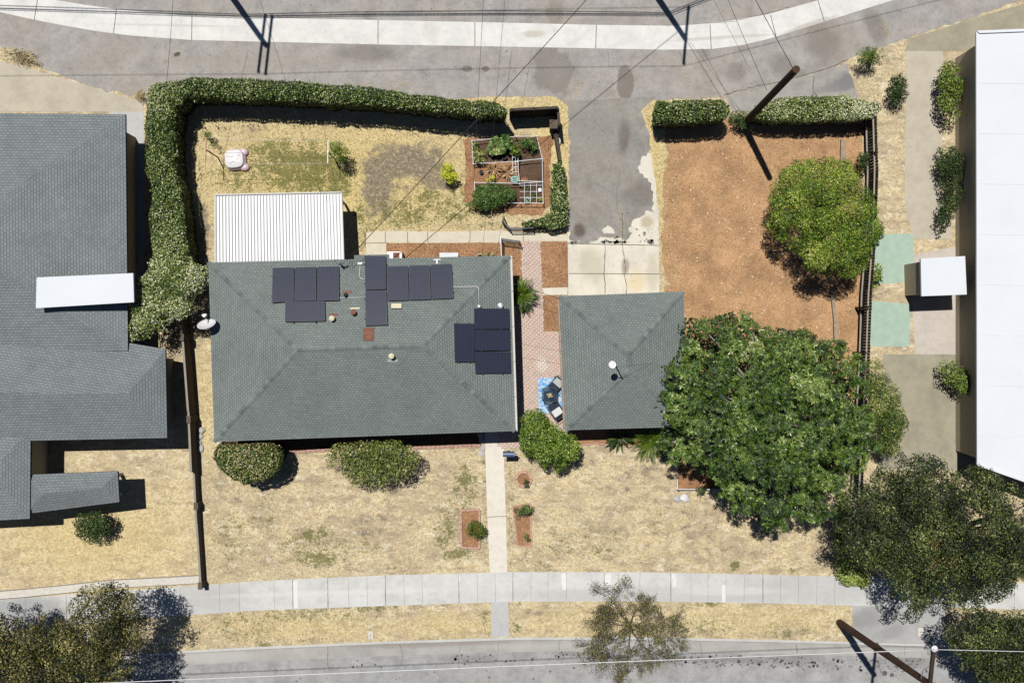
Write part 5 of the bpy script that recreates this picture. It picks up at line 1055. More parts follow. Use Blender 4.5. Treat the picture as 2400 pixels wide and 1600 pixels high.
wire('thin wire crossing the alley down to the garden', G(1139, -120, 7.5), G(1110, 430, 5.0), .1, .009)
wire('thin wire from the alley past the garden to the house', G(1193, -110, 7.5), G(1130, 600, 3.0), .1, .007)
wire('thin wire over the back lawn down to the patio cover', G(590, -60, 7.6), G(752, 455, 3.2), .15, .007)
wire('low cable from the house gutter to the garage corner', G(1196, 662, 2.6), G(1312, 700, 2.6), .05, .010); wire('thin cable from the house eave to the garage wall', G(1202, 802, 2.6), G(1320, 824, 2.5), .04, .006)
# bottom right pole
Bb, Bt = G(1966, 1457, -.1), G(2184, 1606, 10.4)
p2 = pole('utility_pole', 'brown wooden street pole leaning across the bottom right corner', Bb, Bt, .175, .13, MT['pole'])
A0, A1 = G(2189, 1512, 10.3), G(2170, 1690, 10.3); MB().beam(A0, A1, .13, .13).build('crossarm', MT['pole2'], p2)
ins = G(2190, 1519, 10.42); MB().lathe(ins, [(.04, -.08), (.12, 0), (.125, .03), (.07, .06), (.09, .09), (.03, .13)], 18).build('insulator', MT['lid'], p2)
MB().tube([A0.lerp(A1, .25), A0.lerp(A1, .35) + Vector((-.22, 0, -.25)), A0.lerp(A1, .5) + Vector((-.1, 0, -.6))], .02, 6).build('brace', MT['galv'], p2)
iz = ins + Vector((0, 0, .12))
wire('bright white wire sweeping along the street to the left', iz, G(-900, 1650, 9.8), .15, .017, 'wcable', 30); wire('bright white wire running off to the right edge', iz, G(3300, 1552, 10.3), .1, .014, 'wcable')

# ================================================================== FENCES AND WALLS
def wood_fence():
    a, b = Vector(G(2022, 282)), Vector(G(2006, 830)); c_ = Vector(G(1990, 1150)); root = thing('wooden_fence', 'dark vertical board fence with pale rails along the right of the mulch yard', 'fence', tuple(b))
    pts = [G(2024, 276), G(2028, 410), G(2024, 560), G(2014, 690), G(2008, 860), G(2000, 1000), G(1992, 1150)]; mb = MB(); hh = 1.75; r_ = random.Random(2)
    for p, q in zip(pts, pts[1:]):
        L = (q - p).length; n = int(L / .14)
        for i in range(n):
            s = p.lerp(q, (i + .5) / n); d = (q - p).normalized(); mb.box((s.x + r_.uniform(0, .006), s.y, hh / 2 + r_.uniform(-.03, .02)), (.13, .022, hh), math.atan2(d.y, d.x))
    mb.build('boards', MT['dwood'], root)
    for z in (.5, 1.45):
        for p, q in zip(pts, pts[1:]): MB().beam(p + Vector((-.06, 0, z)), q + Vector((-.06, 0, z)), .07, .05).build('rail', MT['rail'], root)
    for u, v in ((2031, 372), (2020, 606), (2012, 722), (2006, 826), (2028, 470), (2000, 960), (1996, 1080)):
        p = G(u, v); MB().box((p.x - .13, p.y, .9), (.1, .1, 1.8)).build('post', MT['dwood'], root)
wood_fence()
def timber(label, u0, v0, u1, v1, w, z=.1):
    o = MB().beam(G(u0, v0, z), G(u1, v1, z), w, .16).build('timber', MT['plank'], None); tag(o, label, 'plank', 'timber edging in the mulch yard')
timber('pale timber plank lying on the mulch above the citrus tree', 1976, 328, 1974, 378, .22); timber('pale timber plank on the mulch below the citrus tree', 1950, 686, 1958, 756, .16); timber('greyer timber plank just above the big rosette tree', 1957, 757, 1960, 825, .17)
def block_wall():
    pts = [G(441, 738), G(446, 800), G(458, 960), G(464, 1100), G(470, 1220), G(480, 1372)]; root = thing('block_wall', 'low tan block wall with pale cap along the left side of the lawn', 'wall', tuple(pts[2])); hs = [1.1, 1.05, 1.0, .6, .55, .55]
    for i, (p, q) in enumerate(zip(pts, pts[1:])):
        h = hs[i]; MB().beam(p + Vector((0, 0, h / 2)), q + Vector((0, 0, h / 2)), .09, h + .1).build('wall_panel', MT['block'], root)
        MB().beam(p + Vector((0, 0, h + .075)), q + Vector((0, 0, h + .075)), .10, .05).build('cap', MT['blockcap'], root)
    for i, (u, v, h) in enumerate(((446, 790, 1.25), (460, 978, 1.15), (470, 1180, .7), (480, 1364, .72))):
        p = G(u, v); MB().box((p.x, p.y, h / 2), (.17, .30, h)).box((p.x, p.y, h + .03), (.20, .33, .06)).build('pillar', MT['block'], root)
block_wall()
o = MB(); sp_ = [(0, 1383), (60, 1378), (150, 1369), (260, 1357), (360, 1352), (466, 1346)]; o.prism([tuple(G(u, v + 3, .3)[:2]) for u, v in [(-300, 1410)] + sp_] + [tuple(G(u, v + 20, .3)[:2]) for u, v in (sp_[::-1] + [(-300, 1410)])], -.1, .3)
o = o.build('stone_kerb_wall', MT['stonew']); tag(o, 'low whitewashed stone border wall between the left lawn and the sidewalk', 'wall')
# garden corner fence
gf = thing('corner_fence', 'dark weathered board fence around the back corner of the vegetable garden', 'fence', tuple(G(1300, 280)))
for p, q, h in ((G(1196, 276), G(1304, 271), 1.7), (G(1304, 271), G(1308, 312), 1.5)):
    MB().beam(p + Vector((0, 0, h / 2)), q + Vector((0, 0, h / 2)), .05, h).build('boards', MT['dwood'], gf); MB().beam(p + Vector((0, 0, h + .03)), q + Vector((0, 0, h + .03)), .12, .05).build('top_rail', MT['wood'], gf)
for q in ((1197, 278), (1250, 275), (1303, 274), (1307, 311)): MB().box((*G(*q)[:2], .88), (.12, .12, 1.76)).build('post', MT['dwood'], gf)
ht = thing('brick_pillar', 'stubby tan brick pillar at the garden fence corner', 'pillar', tuple(G(1298, 302))); p = G(1298, 302); MB().box((p.x, p.y, .5), (.42, .34, 1.0)).build('shaft', MT['block'], ht); MB().box((p.x, p.y, 1.04), (.5, .42, .08)).build('cap', MT['block'], ht)
lr = thing('rail_fence', 'low grey board rail between the vegetable garden and the driveway', 'fence', tuple(G(1305, 340)))
for du, z, m in ((0, .42, 'dwood'), (4, .5, 'wood'), (8, .42, 'wood')): MB().beam(G(1297 + du, 306, z), G(1309 + du * .6, 377, z), .07, .2).build('rail', MT[m], lr)
for q in ((1300, 310), (1312, 374)): MB().box((*G(*q)[:2], .25), (.1, .1, .5)).build('post', MT['dwood'], lr)
lad = thing('white_rack', 'small white two hole rack beside the grey garden rail', 'rack', tuple(G(1309, 325))); 
for a, b in (((1304, 315), (1311, 315)), ((1304, 325), (1312, 325)), ((1305, 334), (1313, 334)), ((1304, 315), (1305, 334)), ((1311, 315), (1313, 334))): MB().beam(G(*a, .3), G(*b, .3), .035, .03).build('bar', MT['pvc'], lad)
# chain-link pieces
def chain(name, label, pts, h, cat='fence', mat='black', mesh=True, z=0.05):
    root = thing(name, label, cat, tuple(G(*pts[0])))
    W_ = [Vector(G(*p)) for p in pts]
    for p in W_: MB().tube([p, p + Vector((0, 0, h + .05))], .026, 8).build('post', MT[mat], root)
    for p, q in zip(W_, W_[1:]):
        for zz in (z, h): MB().tube([p + Vector((0, 0, zz)), q + Vector((0, 0, zz))], .02, 6).build('rail', MT[mat], root)
        if mesh:
            mb = MB(); L = (q - p).length; n = int((L + h) / .09); d = (q - p).normalized()
            for k in range(n):
                for sgn in (1, -1):
                    s0 = k * .09 - h; pts2 = []
                    a0, a1 = max(0, s0), min(L, s0 + h)
                    if a1 <= a0: continue
                    za, zb = (a0 - s0), (a1 - s0)
                    if sgn < 0: za, zb = h - za, h - zb
                    mb.beam(p + d * a0 + Vector((0, 0, za)), p + d * a1 + Vector((0, 0, zb)), .005, .005)
            mb.build('wire_mesh', MT['galv'], root)
    return root
chain('chain_link_fence', 'small bent chain link fence with black frame at the end of the garden hedge', [(1182, 512), (1178, 522), (1196, 539), (1248, 538)], .85)
chain('garden_gate', 'open chain link gate swung over the brick path', [(1176, 564), (1218, 570)], 1.0, 'gate')
chain('chain_link_fence', 'short grey chain link fence from the house to the open gate', [(1174, 560), (1176, 612)], 1.05, mat='galv')

# ================================================================== BACK YARD THINGS
def clothes_post(label, a, b, mat, h):
    c = ((a[0] + b[0]) / 2, (a[1] + b[1]) / 2); A, B, Cc = G(*a, h), G(*b, h), G(*c, h); root = thing('clothes_post', label, 'clothes post', (Cc.x, Cc.y, 0), 'clothes line posts')
    MB().tube([(Cc.x, Cc.y, -.05), (Cc.x, Cc.y, h)], .032, 10).build('upright', MT[mat], root); MB().beam(A, B, .026, .026).build('crossbar', MT[mat], root); return A, B
a0, a1 = clothes_post('rusty brown clothes post near the left hedge', (484, 323), (482, 380), 'terra', 1.95); b0, b1 = clothes_post('white clothes post next to the young sapling', (769, 329), (768, 383), 'pvc', 1.85)
for l, p, q in (('upper white clothes line stretched over the back lawn', a0, b0), ('lower white clothes line sagging over the pink sandbox', a1, b1)): wire(l, p, q, .18, .006, 'wcable', 12, 'clothes_line')['group'] = 'clothes lines'
def rounded(c, rx, ry, n=28, pw=3.2, rot=0):
    out = []
    for k in range(n):
        t = 2 * math.pi * k / n; x = rx * math.copysign(abs(math.cos(t)) ** (2 / pw), math.cos(t)); y = ry * math.copysign(abs(math.sin(t)) ** (2 / pw), math.sin(t))
        out.append((c[0] + x * math.cos(rot) - y * math.sin(rot), c[1] + x * math.sin(rot) + y * math.cos(rot)))
    return out
def puff(mb, c, rx, ry, z0, z1, steps=5, pw=3.2, rot=0, dome=.25):
    n = 28; rings = []
    for i in range(steps + 1):
        t = i / steps; s = 1 - .04 * math.sin(t * 3.1) if i < steps - 1 else (1 - dome * .5 if i == steps - 1 else 1 - dome); rings.append([(x, y, z0 + (z1 - z0) * (t if i < steps else 1.03)) for x, y in rounded(c, rx * s, ry * s, n, pw, rot)])
    b = len(mb.v)
    for r_ in rings: mb.v += r_
    for i in range(steps):
        for k in range(n): a, d = b + i * n + k, b + i * n + (k + 1) % n; mb.f.append((a, d, d + n, a + n))
    mb.f.append(tuple(b + steps * n + k for k in range(n))); return mb
sb = thing('sandbox', 'round pink plastic sandbox with a white lid on the back lawn', 'sandbox', tuple(G(552, 374)))
c = G(550, 373, .3); puff(MB(), (c.x, c.y), .53, .53, 0, .3, rot=.1).build('tub', MT['pink'], sb, True)
c = G(548, 372, .38); puff(MB(), (c.x, c.y), .47, .46, .29, .40, rot=.1, dome=.12).build('lid', MT['lid'], sb, True)
for q in ((569, 356), (572, 391)):
    c = G(*q, .2); puff(MB(), (c.x, c.y), .24, .19, 0, .24, pw=2.2, dome=.5).build('side_lobe', MT['pink'], sb, True)
mb = MB()
for pts in ([(530, 366), (545, 368), (547, 362)], [(555, 360), (557, 367), (563, 362)], [(539, 384), (546, 378), (552, 379)], [(553, 375), (560, 370)]): mb.tube([G(*p, .42) for p in pts], .008, 5)
mb.build('lid_groove', MT['plate'], sb)
# garden frames of white pipe
def pipe_frame(label, corners, h, extra=()):
    root = thing('raised_bed', label, 'garden bed', tuple(G(*corners[0]))); Cn = [G(u, v, h) for u, v in corners]
    for p, q in zip(Cn, Cn[1:] + ([Cn[0]] if len(Cn) > 2 else [])): MB().tube([p, q], .019, 8).build('pipe', MT['pvc'], root)
    for p in Cn: MB().tube([(p.x, p.y, 0), p], .019, 8).build('leg', MT['pvc'], root); MB().lathe(p, [(.02, -.05), (.036, -.03), (.036, .03), (.02, .05)], 10).build('corner_joint', MT['lid'], root)
    return root
pipe_frame('white pipe frame round the upper vegetable bed', [(1106, 330), (1210, 320), (1258, 319), (1265, 348), (1271, 372), (1213, 378), (1109, 384)], .45)
pipe_frame('white pipe frame round the bare soil square beside the terracotta pot', [(1214, 378), (1271, 373), (1272, 426), (1217, 424)], .42)
pipe_frame('white pipe frame round the lower vegetable bed', [(1112, 428), (1218, 430), (1272, 426), (1273, 476), (1220, 476), (1115, 476)], .5)
for p_ in ([(1107, 331), (1258, 320), (1271, 372), (1272, 475), (1116, 475), (1113, 430), (1216, 430), (1213, 379), (1110, 383)],): sheet('garden_soil', wob(p_, 10, .8, 33), .008, MT['soil'])
tr = thing('trellis', 'white square mesh trellis laid over the pots in the lower garden bed', 'trellis', tuple(G(1245, 455)))
for u in (1229.5, 1243.5, 1257.5): MB().beam(G(u, 424, .4), G(u, 474, .4), .014, .014).build('bar', MT['pvc'], tr)
for v in (434.5, 449, 463): MB().beam(G(1218, v, .42), G(1271, v, .42), .014, .014).build('bar', MT['pvc'], tr)
def pot(label, u, v, r, h, mat='terra', plant=None):
    root = thing('flower_pot', label, 'flower pot', tuple(G(u, v)), 'pots in the vegetable garden'); MB().lathe(G(u, v), [(r * .7, 0), (r * .95, h * .8), (r * 1.08, h * .8), (r * 1.08, h), (r * .92, h), (r * .9, h * .85)], 20).build('pot', MT[mat], root)
    if plant:
        n = 40; P = np.array([tuple(G(u, v, h))]) + rs.normal(0, r * .45, (n, 3)) * [1, 1, .6]; foliage('plant', P, rs.normal(0, .6, (n, 3)) + [0, 0, 1], np.full(n, .08), np.clip(.5 + .25 * rs.normal(size=n), 0, 1), LM[plant], root, .5, rs)
pot('wide terracotta pot on the corner between the two soil squares', 1229, 425, .15, .3, plant='bush'); pot('dark pot with green plant in the second trellis square', 1236, 443, .11, .22, 'dark', 'veg'); pot('dark pot in the middle of the trellis', 1250, 457, .10, .22, 'dark', 'palm')
pot('green rimmed pot at the bottom of the trellis', 1236, 470, .13, .25, 'teal', 'palm'); pot('white pot at the upper right of the trellis', 1265, 446, .08, .2, 'lid'); pot('yellow flowering pot at the lower right of the trellis', 1264, 467, .08, .2, 'dark', 'lime')
pot('round planter holding the climbing beans', 1190, 334, .2, .35, 'dark'); pot('tan pot sunk among the big grey leaves', 1181, 347, .15, .28, 'terra'); pot('dark green tub under the vivid leafy plant', 1203, 356, .18, .3, 'teal'); pot('black pot at the lower edge of the upper bed', 1183, 370, .12, .25, 'dark'); pot('small black pot on the mulch left of the stalk heap', 1128, 405, .09, .2, 'dark')
ps = thing('plant_stand', 'narrow white wire plant stand between the garden frames', 'plant stand', tuple(G(1208, 383)))
for u in (1201, 1208, 1214): MB().beam(G(u, 363, .55), G(u + 1, 403, .55), .014, .014).build('bar', MT['pvc'], ps)
for v in (363, 369, 380, 391, 403): MB().beam(G(1200, v, .57), G(1215, v, .57), .014, .014).build('rung', MT['pvc'], ps)
for q in ((1201, 364), (1214, 364), (1202, 402), (1215, 402)): MB().box((*G(*q)[:2], .27), (.025, .025, .54)).build('leg', MT['pvc'], ps)
tch = thing('garden_stool', 'teal plastic stool seat next to the terracotta pot', 'stool', tuple(G(1206, 420))); c = G(1206, 420, .35); puff(MB(), (c.x, c.y), .20, .17, .31, .35, dome=.08).build('seat', MT['teal'], tch)
for k in range(3): MB().box((c.x, c.y - .07 + .07 * k, .372), (.2, .018, .008)).build('slot', MT['dark'], tch)
for sx in (-1, 1):
    for sy in (-1, 1): MB().box((c.x + sx * .14, c.y + sy * .12, .155), (.04, .04, .31)).build('leg', MT['teal'], tch)
# boxes at the back wall
ac = thing('air_conditioner', 'white box unit with a rusty brown top against the back wall', 'air conditioner', tuple(G(924, 598))); c = G(924, 602, .8); MB().box((c.x, c.y, .42), (.72, .5, .78)).build('casing', MT['lid'], ac); MB().box((c.x + .1, c.y + .08, .83), (.3, .25, .03)).build('top_plate', MT['rust'], ac)
wb = thing('storage_bench', 'long white bench box against the back wall', 'bench', tuple(G(1052, 600))); c = G(1052, 602, .5); MB().box((c.x, c.y, .24), (.86, .34, .46)).build('body', MT['lid'], wb); MB().box((c.x, c.y, .5), (.9, .4, .05)).build('lid', MT['wroof'], wb)
hr = thing('hose_reel', 'white ring of garden hose beside the back wall', 'hose', tuple(G(1125, 602))); mb = MB()
mb.tube([Vector(G(1125, 604, .1)) + Vector((.17 * math.cos(t), .17 * math.sin(t), .01 * t)) for t in np.linspace(0, 18, 60)], .016, 5); mb.build('coil', MT['fascia'], hr)
# rug, table, chairs
rg = sheet('outdoor_rug', [(1261, 885), (1318, 884), (1322, 967), (1263, 968)], .022, MT['rug'], None); tag(rg, 'bright blue and white patterned outdoor rug on the brick patio', 'rug')
tb = thing('patio_table', 'square dark glass patio table on the blue rug', 'table', tuple(G(1288, 925))); c = G(1288, 925, .7)
glass = N('smoky_glass', .1, .5); glass.col((.02, .03, .045)); glass.b.inputs['Alpha'].default_value = .55; MB().box((c.x, c.y, .7), (.66, .64, .012)).build('table_top', glass.m, tb)
mb = MB(); pr_ = rounded((c.x, c.y), .35, .34, 24, 6); mb.tube([(x, y, .7) for x, y in pr_ + pr_[:1]], .016, 6, False); mb.build('rim', MT['black'], tb)
for sx in (-1, 1):
    for sy in (-1, 1): MB().tube([(c.x + sx * .31, c.y + sy * .3, .7), (c.x + sx * .26, c.y + sy * .25, 0.02)], .015, 6).build('leg', MT['black'], tb)
fp = thing('flower_bowl', 'pale yellow flower bowl on the glass table', 'flower pot', tuple(G(1289, 925, .71))); MB().lathe(G(1289, 925, .706), [(.05, 0), (.08, .08), (.07, .08)], 16).build('bowl', MT['terra'], fp)
n = 70; P = np.array([tuple(G(1289, 925, .83))]) + rs.normal(0, .05, (n, 3)); foliage('flowers', P, rs.normal(0, .6, (n, 3)) + [0, 0, 1], np.full(n, .07), np.clip(.65 + .2 * rs.normal(size=n), 0, 1), LM['dry'], fp, .6, rs)
def chair(label, u, v, rz, cush):
    c = G(u, v, 0); root = thing('patio_chair', label, 'chair', tuple(c), 'chairs at the patio table'); Mz = Matrix.Rotation(rz, 3, 'Z'); L = lambda x, y, z: c + Mz @ Vector((x, y, z))
    MB().box(L(0, .02, .42), (.50, .50, .03), rz).build('seat', MT['sling'], root)                      # sits facing +y
    m = MB(); m.add([L(-.25, -.24, .43), L(.25, -.24, .43), L(.25, -.42, .92), L(-.25, -.42, .92), L(-.25, -.255, .41), L(.25, -.255, .41), L(.25, -.44, .92), L(-.25, -.44, .92)], [(0, 1, 2, 3), (7, 6, 5, 4), (0, 4, 5, 1), (3, 2, 6, 7), (1, 5, 6, 2), (0, 3, 7, 4)]); m.build('backrest', MT['sling'], root)
    for sx in (-1, 1):
        x = .29 * sx; MB().tube([L(x, .3, 0), L(x, .28, .62), L(x, -.3, .64), L(x * .98, -.44, .94)], .016, 6).build('arm_frame', MT['black'], root); MB().tube([L(x, -.36, 0), L(x, -.26, .45)], .016, 6).build('leg', MT['black'], root)
    MB().tube([L(-.28, -.44, .94), L(-.2, -.5, .97), L(.2, -.5, .97), L(.28, -.44, .94)], .016, 6).build('top_bar', MT['black'], root)
    if cush:
        m = MB(); q = [L(-.23, -.05, .47), L(.23, -.05, .47), L(.23, -.36, .78), L(-.23, -.36, .78)]; m.slab(q, .06); m.build('cushion', MT['cushion'], root)
    return root
chair('patio chair with white cushion above the glass table', 1301, 903, R(140), True); chair('patio chair with white cushion below the glass table', 1299, 955, R(35), True)
# ================================================================== FRONT YARD THINGS
mbx = thing('mailbox', 'blue grey rounded mailbox on a post beside the front path', 'mailbox', tuple(G(1196, 1064))); c = G(1192, 1064, 1.25); mb = MB()
n = 14; prof = [(-.13, -.1)] + [(-.13 * math.cos(math.pi * k / n), .13 * math.sin(math.pi * k / n)) for k in range(n + 1)] + [(.13, -.1)]
vs = [(c.x - .27, c.y + a, c.z + b) for a, b in prof] + [(c.x + .27, c.y + a, c.z + b) for a, b in prof]; m_ = len(prof); mb.add(vs, [tuple(range(m_)), tuple(range(m_, 2 * m_))[::-1]] + [(i, i + m_, (i + 1) % m_ + m_, (i + 1) % m_) for i in range(m_)]); mb.build('body', MT['blue'], mbx)
MB().box((c.x + .285, c.y, c.z + .0), (.02, .2, .16)).build('door', MT['blue'], mbx); MB().beam((c.x + .22, c.y + .14, c.z), (c.x + .22, c.y + .16, c.z + .22), .04, .015).build('flag', MT['rust'], mbx); MB().box((c.x + .33, c.y + .0, c.z - .05), (.1, .05, .05)).build('latch', MT['black'], mbx)
MB().box((c.x, c.y, .56), (.09, .09, 1.16)).build('post', MT['wood'], mbx)
def brick_run(label, segs, w=.1, h=.12, name='brick_edging', grp='brick edgings', loc=None):
    root = thing(name, label, 'brick edging', tuple(G(*segs[0][0])), grp); r_ = random.Random(len(segs) + int(segs[0][0][0]))
    mb = MB()
    for a, b in segs:
        A, B = G(*a), G(*b); L = (B - A).length; n = max(1, int(L / .22)); d = (B - A).normalized()
        for i in range(n): q = A.lerp(B, (i + .5) / n); mb.box((q.x + r_.uniform(-.008, .008), q.y + r_.uniform(-.008, .008), h / 2), (L / n - .014, w, h + r_.uniform(-.015, .015)), math.atan2(d.y, d.x) + r_.uniform(-.02, .02))
    mb.build('bricks', MT['brick'], root); return root
brick_run('pink brick edging between the oval bush and the open bush', [((672, 1062), (775, 1055)), ((672, 1058.5), (775, 1051.5))], .06, .1); brick_run('pink brick edging from the open bush to the front path', [((968, 1051), (1127, 1045)), ((968, 1047.5), (1127, 1041.5))], .06, .1); brick_run('pale brick edging under the garage front', [((1356, 1042), (1404, 1038)), ((1404, 1040), (1486, 1046))], .07, .1)
brick_run('rectangular brick bed left of the front path', [((1080, 1195), (1124, 1193)), ((1124, 1195), (1124, 1284)), ((1124, 1283), (1082, 1281)), ((1082, 1281), (1080, 1195))]); sheet('bed_soil', [(1080, 1195), (1124, 1193), (1124, 1284), (1082, 1281)], .01, MT['mulch2'])
brick_run('tapering brick bed right of the front path', [((1200, 1186), (1243, 1179)), ((1243, 1181), (1246, 1280)), ((1246, 1280), (1213, 1279)), ((1213, 1279), (1201, 1186))], .08, .05); sheet('bed_soil', [(1201, 1186), (1243, 1180), (1246, 1279), (1213, 1279)], .01, MT['mulch2'])
rg_ = thing('brick_ring', 'round pink brick ring on the lawn beside the mailbox', 'brick ring', tuple(G(1227, 1122))); c = G(1227, 1122)
for k in range(6):
    t0, t1 = k * math.pi / 3 + .03, (k + 1) * math.pi / 3 - .03; ar = [(c.x + r * math.cos(t), c.y + r * math.sin(t)) for r, ts in ((.42, np.linspace(t0, t1, 6)), (.29, np.linspace(t1, t0, 6))) for t in ts]; MB().prism(ar, -.02, .12).build('brick', MT['brick'], rg_)
sheet('ring_soil', [((1227 + 15 * math.cos(t)), 1122 + 15 * math.sin(t)) for t in np.linspace(0, 6.28, 20)[:-1]], .012, MT['mulch2'])
def hexs(label, u, v, r, rot=0, n=6, mat='stone'):
    c = G(u, v); o = MB().prism([(c.x + r * math.cos(rot + 2 * math.pi * k / n), c.y + r * math.sin(rot + 2 * math.pi * k / n)) for k in range(n)], -.02, .05).build('stepping_stone', MT[mat]); tag(o, label, 'stepping stone', 'stones at the head of the front path')
hexs('hexagonal pale stepping stone left of the front path', 1128, 1062, .17); hexs('pale stepping stone just above the hexagonal one', 1131, 1049, .15, .3, 5); hexs('shaded stepping stone under the eave, nearer the front lawn', 1130, 1032, .17, .1, 5); hexs('shaded stepping stone under the eave, nearer the house wall', 1127, 1020, .17, .5, 5)
def rock(label, u, v, r, seed, grp, sq=.6, mat='stone'):
    r_ = random.Random(seed); bm = bmesh.new(); bmesh.ops.create_icosphere(bm, subdivisions=2, radius=r); c = G(u, v)
    f1, f2 = r_.uniform(2, 5), r_.uniform(0, 6)
    for v_ in bm.verts:
        s_ = 1 + .18 * math.sin(v_.co.x * f1 / r + f2) * math.cos(v_.co.y * f1 / r) + r_.uniform(-.06, .06); v_.co = Vector((v_.co.x * s_ * r_.uniform(.97, 1.03), v_.co.y * s_, v_.co.z * s_ * sq)) + Vector((c.x, c.y, r * sq * .4))
    me = bpy.data.meshes.new('boulder'); bm.to_mesh(me); bm.free(); o = link('boulder', me, MT[mat]); tag(o, label, 'stone', grp)
for k, (u, v, r, l) in enumerate(((473, 1008, .17, 'top boulder of the short row beside the block wall'), (468, 1022, .16, 'second boulder from the top in the row beside the block wall'), (467, 1036, .16, 'third boulder from the top in the row beside the block wall'), (470, 1050, .19, 'lowest boulder of the row beside the block wall'))): rock(l, u, v, r, k, 'boulders beside the block wall')
rock('white boulder below the front planter rail', 1602, 1166, .2, 11, 'boulders at the planter', .6, 'lid'); rock('grey boulder left of the white one at the planter', 1586, 1168, .18, 12, 'boulders at the planter'); rock('small grey boulder right of the white one at the planter', 1612, 1170, .12, 13, 'boulders at the planter')
for k, (u, v, r, l) in enumerate(((1309, 1000, .11, 'upper white stone at the bush beside the garage corner'), (1312, 1008, .1, 'lower white stone touching the garage corner'))): rock(l, u, v, r, 20 + k, 'stones at the garage corner', .6, 'lid')
pl = thing('planter_rail', 'low white pipe rail round the mulch planter beside the big tree', 'planter rail', tuple(G(1587, 1140)))
for a, b in (((1585, 1078), (1588, 1146)), ((1588, 1146), (1745, 1147))): MB().beam(G(*a, .38), G(*b, .38), .045, .045).build('rail', MT['pvc'], pl); MB().beam(G(*a, .12), G(*b, .12), .04, .24).build('board', MT['dwood'], pl)
for q in ((1585, 1079), (1588, 1145), (1665, 1146), (1744, 1147)): MB().box((*G(*q)[:2], .19), (.06, .06, .38)).build('post', MT['dwood'], pl)
for l, u, v, w, h in (('white water meter box lid in the parkway grass', 869, 1487, .26, .40), ('white meter box lid in the right drive apron', 2157, 1480, .26, .42)):
    root = thing('meter_box', l, 'meter box', tuple(G(u, v)), 'meter box lids'); c = G(u, v); MB().box((c.x, c.y, .012), (w, h, .05)).build('lid', MT['stonew'], root); MB().lathe((c.x, c.y, .037), [(.025, 0), (.02, .004)], 10).build('lift_hole', MT['dark'], root)

# ================================================================== LOOSE GROUND COVER
def scatter(name, label, polys, dens, L, mat, tone, kind='stuff', asp=.2, lift=.0, up=.6, excl=(), mask=None):
    Ps, Ts = [], []
    for poly in polys:
        n = int(area(poly) / PX / PX * dens); x, y = sample(poly, n, rs); k = np.ones(n, bool)
        for e in excl: k &= ~inside(e, x, y)
        if mask is not None:
            f, tn = mask(x, y); k &= f; 
        else: tn = np.zeros(n)
        x, y = x[k], y[k]; Ps.append(GN(x, y, np.full(len(x), .02))); Ts.append(tn[k])
    P = np.concatenate(Ps); T = np.concatenate(Ts); n = len(P); a = rs.uniform(0, 6.28, n); el = rs.uniform(.0, up, n)
    d = np.stack([np.cos(a) * np.cos(el), np.sin(a) * np.cos(el), np.sin(el)], 1); nn = np.stack([-np.cos(a) * np.sin(el), -np.sin(a) * np.sin(el), np.cos(el)], 1)
    V, F = leaf_arrays(P, nn, L * rs.uniform(.5, 1.4, n), asp, rs, lift, axis=d); tn = np.clip(tone[0] + T + tone[1] * rs.normal(size=n), 0, 1)
    o = np_mesh(name, V, F, np.repeat(tn, 2), mat); tag(o, label, name.replace('_', ' '), kind='stuff'); return o
LAWN = [(470, 1048), (1136, 1052), (1146, 1338), (900, 1345), (600, 1359), (485, 1366)], [(1184, 1056), (1560, 1052), (1585, 1150), (1960, 1150), (1960, 1348), (1700, 1343), (1190, 1338)], [(462, 600), (485, 600), (498, 1036), (478, 1040), (455, 740)]
BACK = [(425, 262), (1190, 280), (1180, 300), (1086, 330), (1090, 500), (1240, 505), (1180, 538), (858, 541), (856, 600), (815, 600), (812, 448), (500, 452), (500, 615), (440, 615)], [(1315, 240), (1331, 240), (1333, 380), (1300, 320)], [(1070, 232), (1195, 232), (1318, 232), (1318, 262), (1195, 262)], [(1506, 250), (1540, 240), (1540, 300), (1565, 380), (1560, 500), (1550, 690), (1546, 690), (1538, 430), (1528, 330)], [(1988, 150), (2060, 160), (2075, 250), (2000, 225)]
PARK = [(440, 1446), (906, 1422), (1149, 1412), (1150, 1490), (906, 1500), (600, 1512), (440, 1524)], [(1193, 1410), (1500, 1410), (1800, 1415), (1997, 1420), (1997, 1500), (1500, 1490), (1195, 1491)]
lm_ = leafmat('straw_blade', [(60, 66, 30), (112, 112, 58), (176, 150, 104), (224, 196, 144), (250, 232, 186)], .9, .1)
def gmask(green=.0):
    def f(x, y):
        g = field(x, y, GREEN); b = field(x, y, BARE, 3.5); k = rs.uniform(size=len(x)) > b * .8
        isg = rs.uniform(size=len(x)) < np.clip(g * 1.0 + green, 0, .9); return k, np.where(isg, -.55, 0) - .1 * b
    return f
scatter('dry_grass', 'short dry straw coloured grass of the front lawn and side yard', LAWN, 110, .07, lm_, (.80, .15), asp=.16, up=.9, mask=gmask(.05))
scatter('dry_grass', 'patchy yellow and green grass of the back yard and driveway edges', BACK, 170, .08, lm_, (.80, .17), asp=.16, up=.9, mask=gmask(.12))
scatter('dry_grass', 'yellow dry grass of the parkway strip', PARK, 120, .07, lm_, (.76, .16), asp=.16, up=.9, mask=gmask(.08))
YARD = [(1560, 300), (1712, 285), (1760, 305), (1990, 275), (2018, 290), (2016, 560), (2008, 860), (1960, 1080), (1700, 1010), (1620, 970), (1606, 700), (1556, 690), (1556, 430)]
scatter('bark_chips', 'loose tan bark chips covering the right side yard', [YARD], 150, .055, LM['chip'], (.5, .25), asp=.45, up=.5)
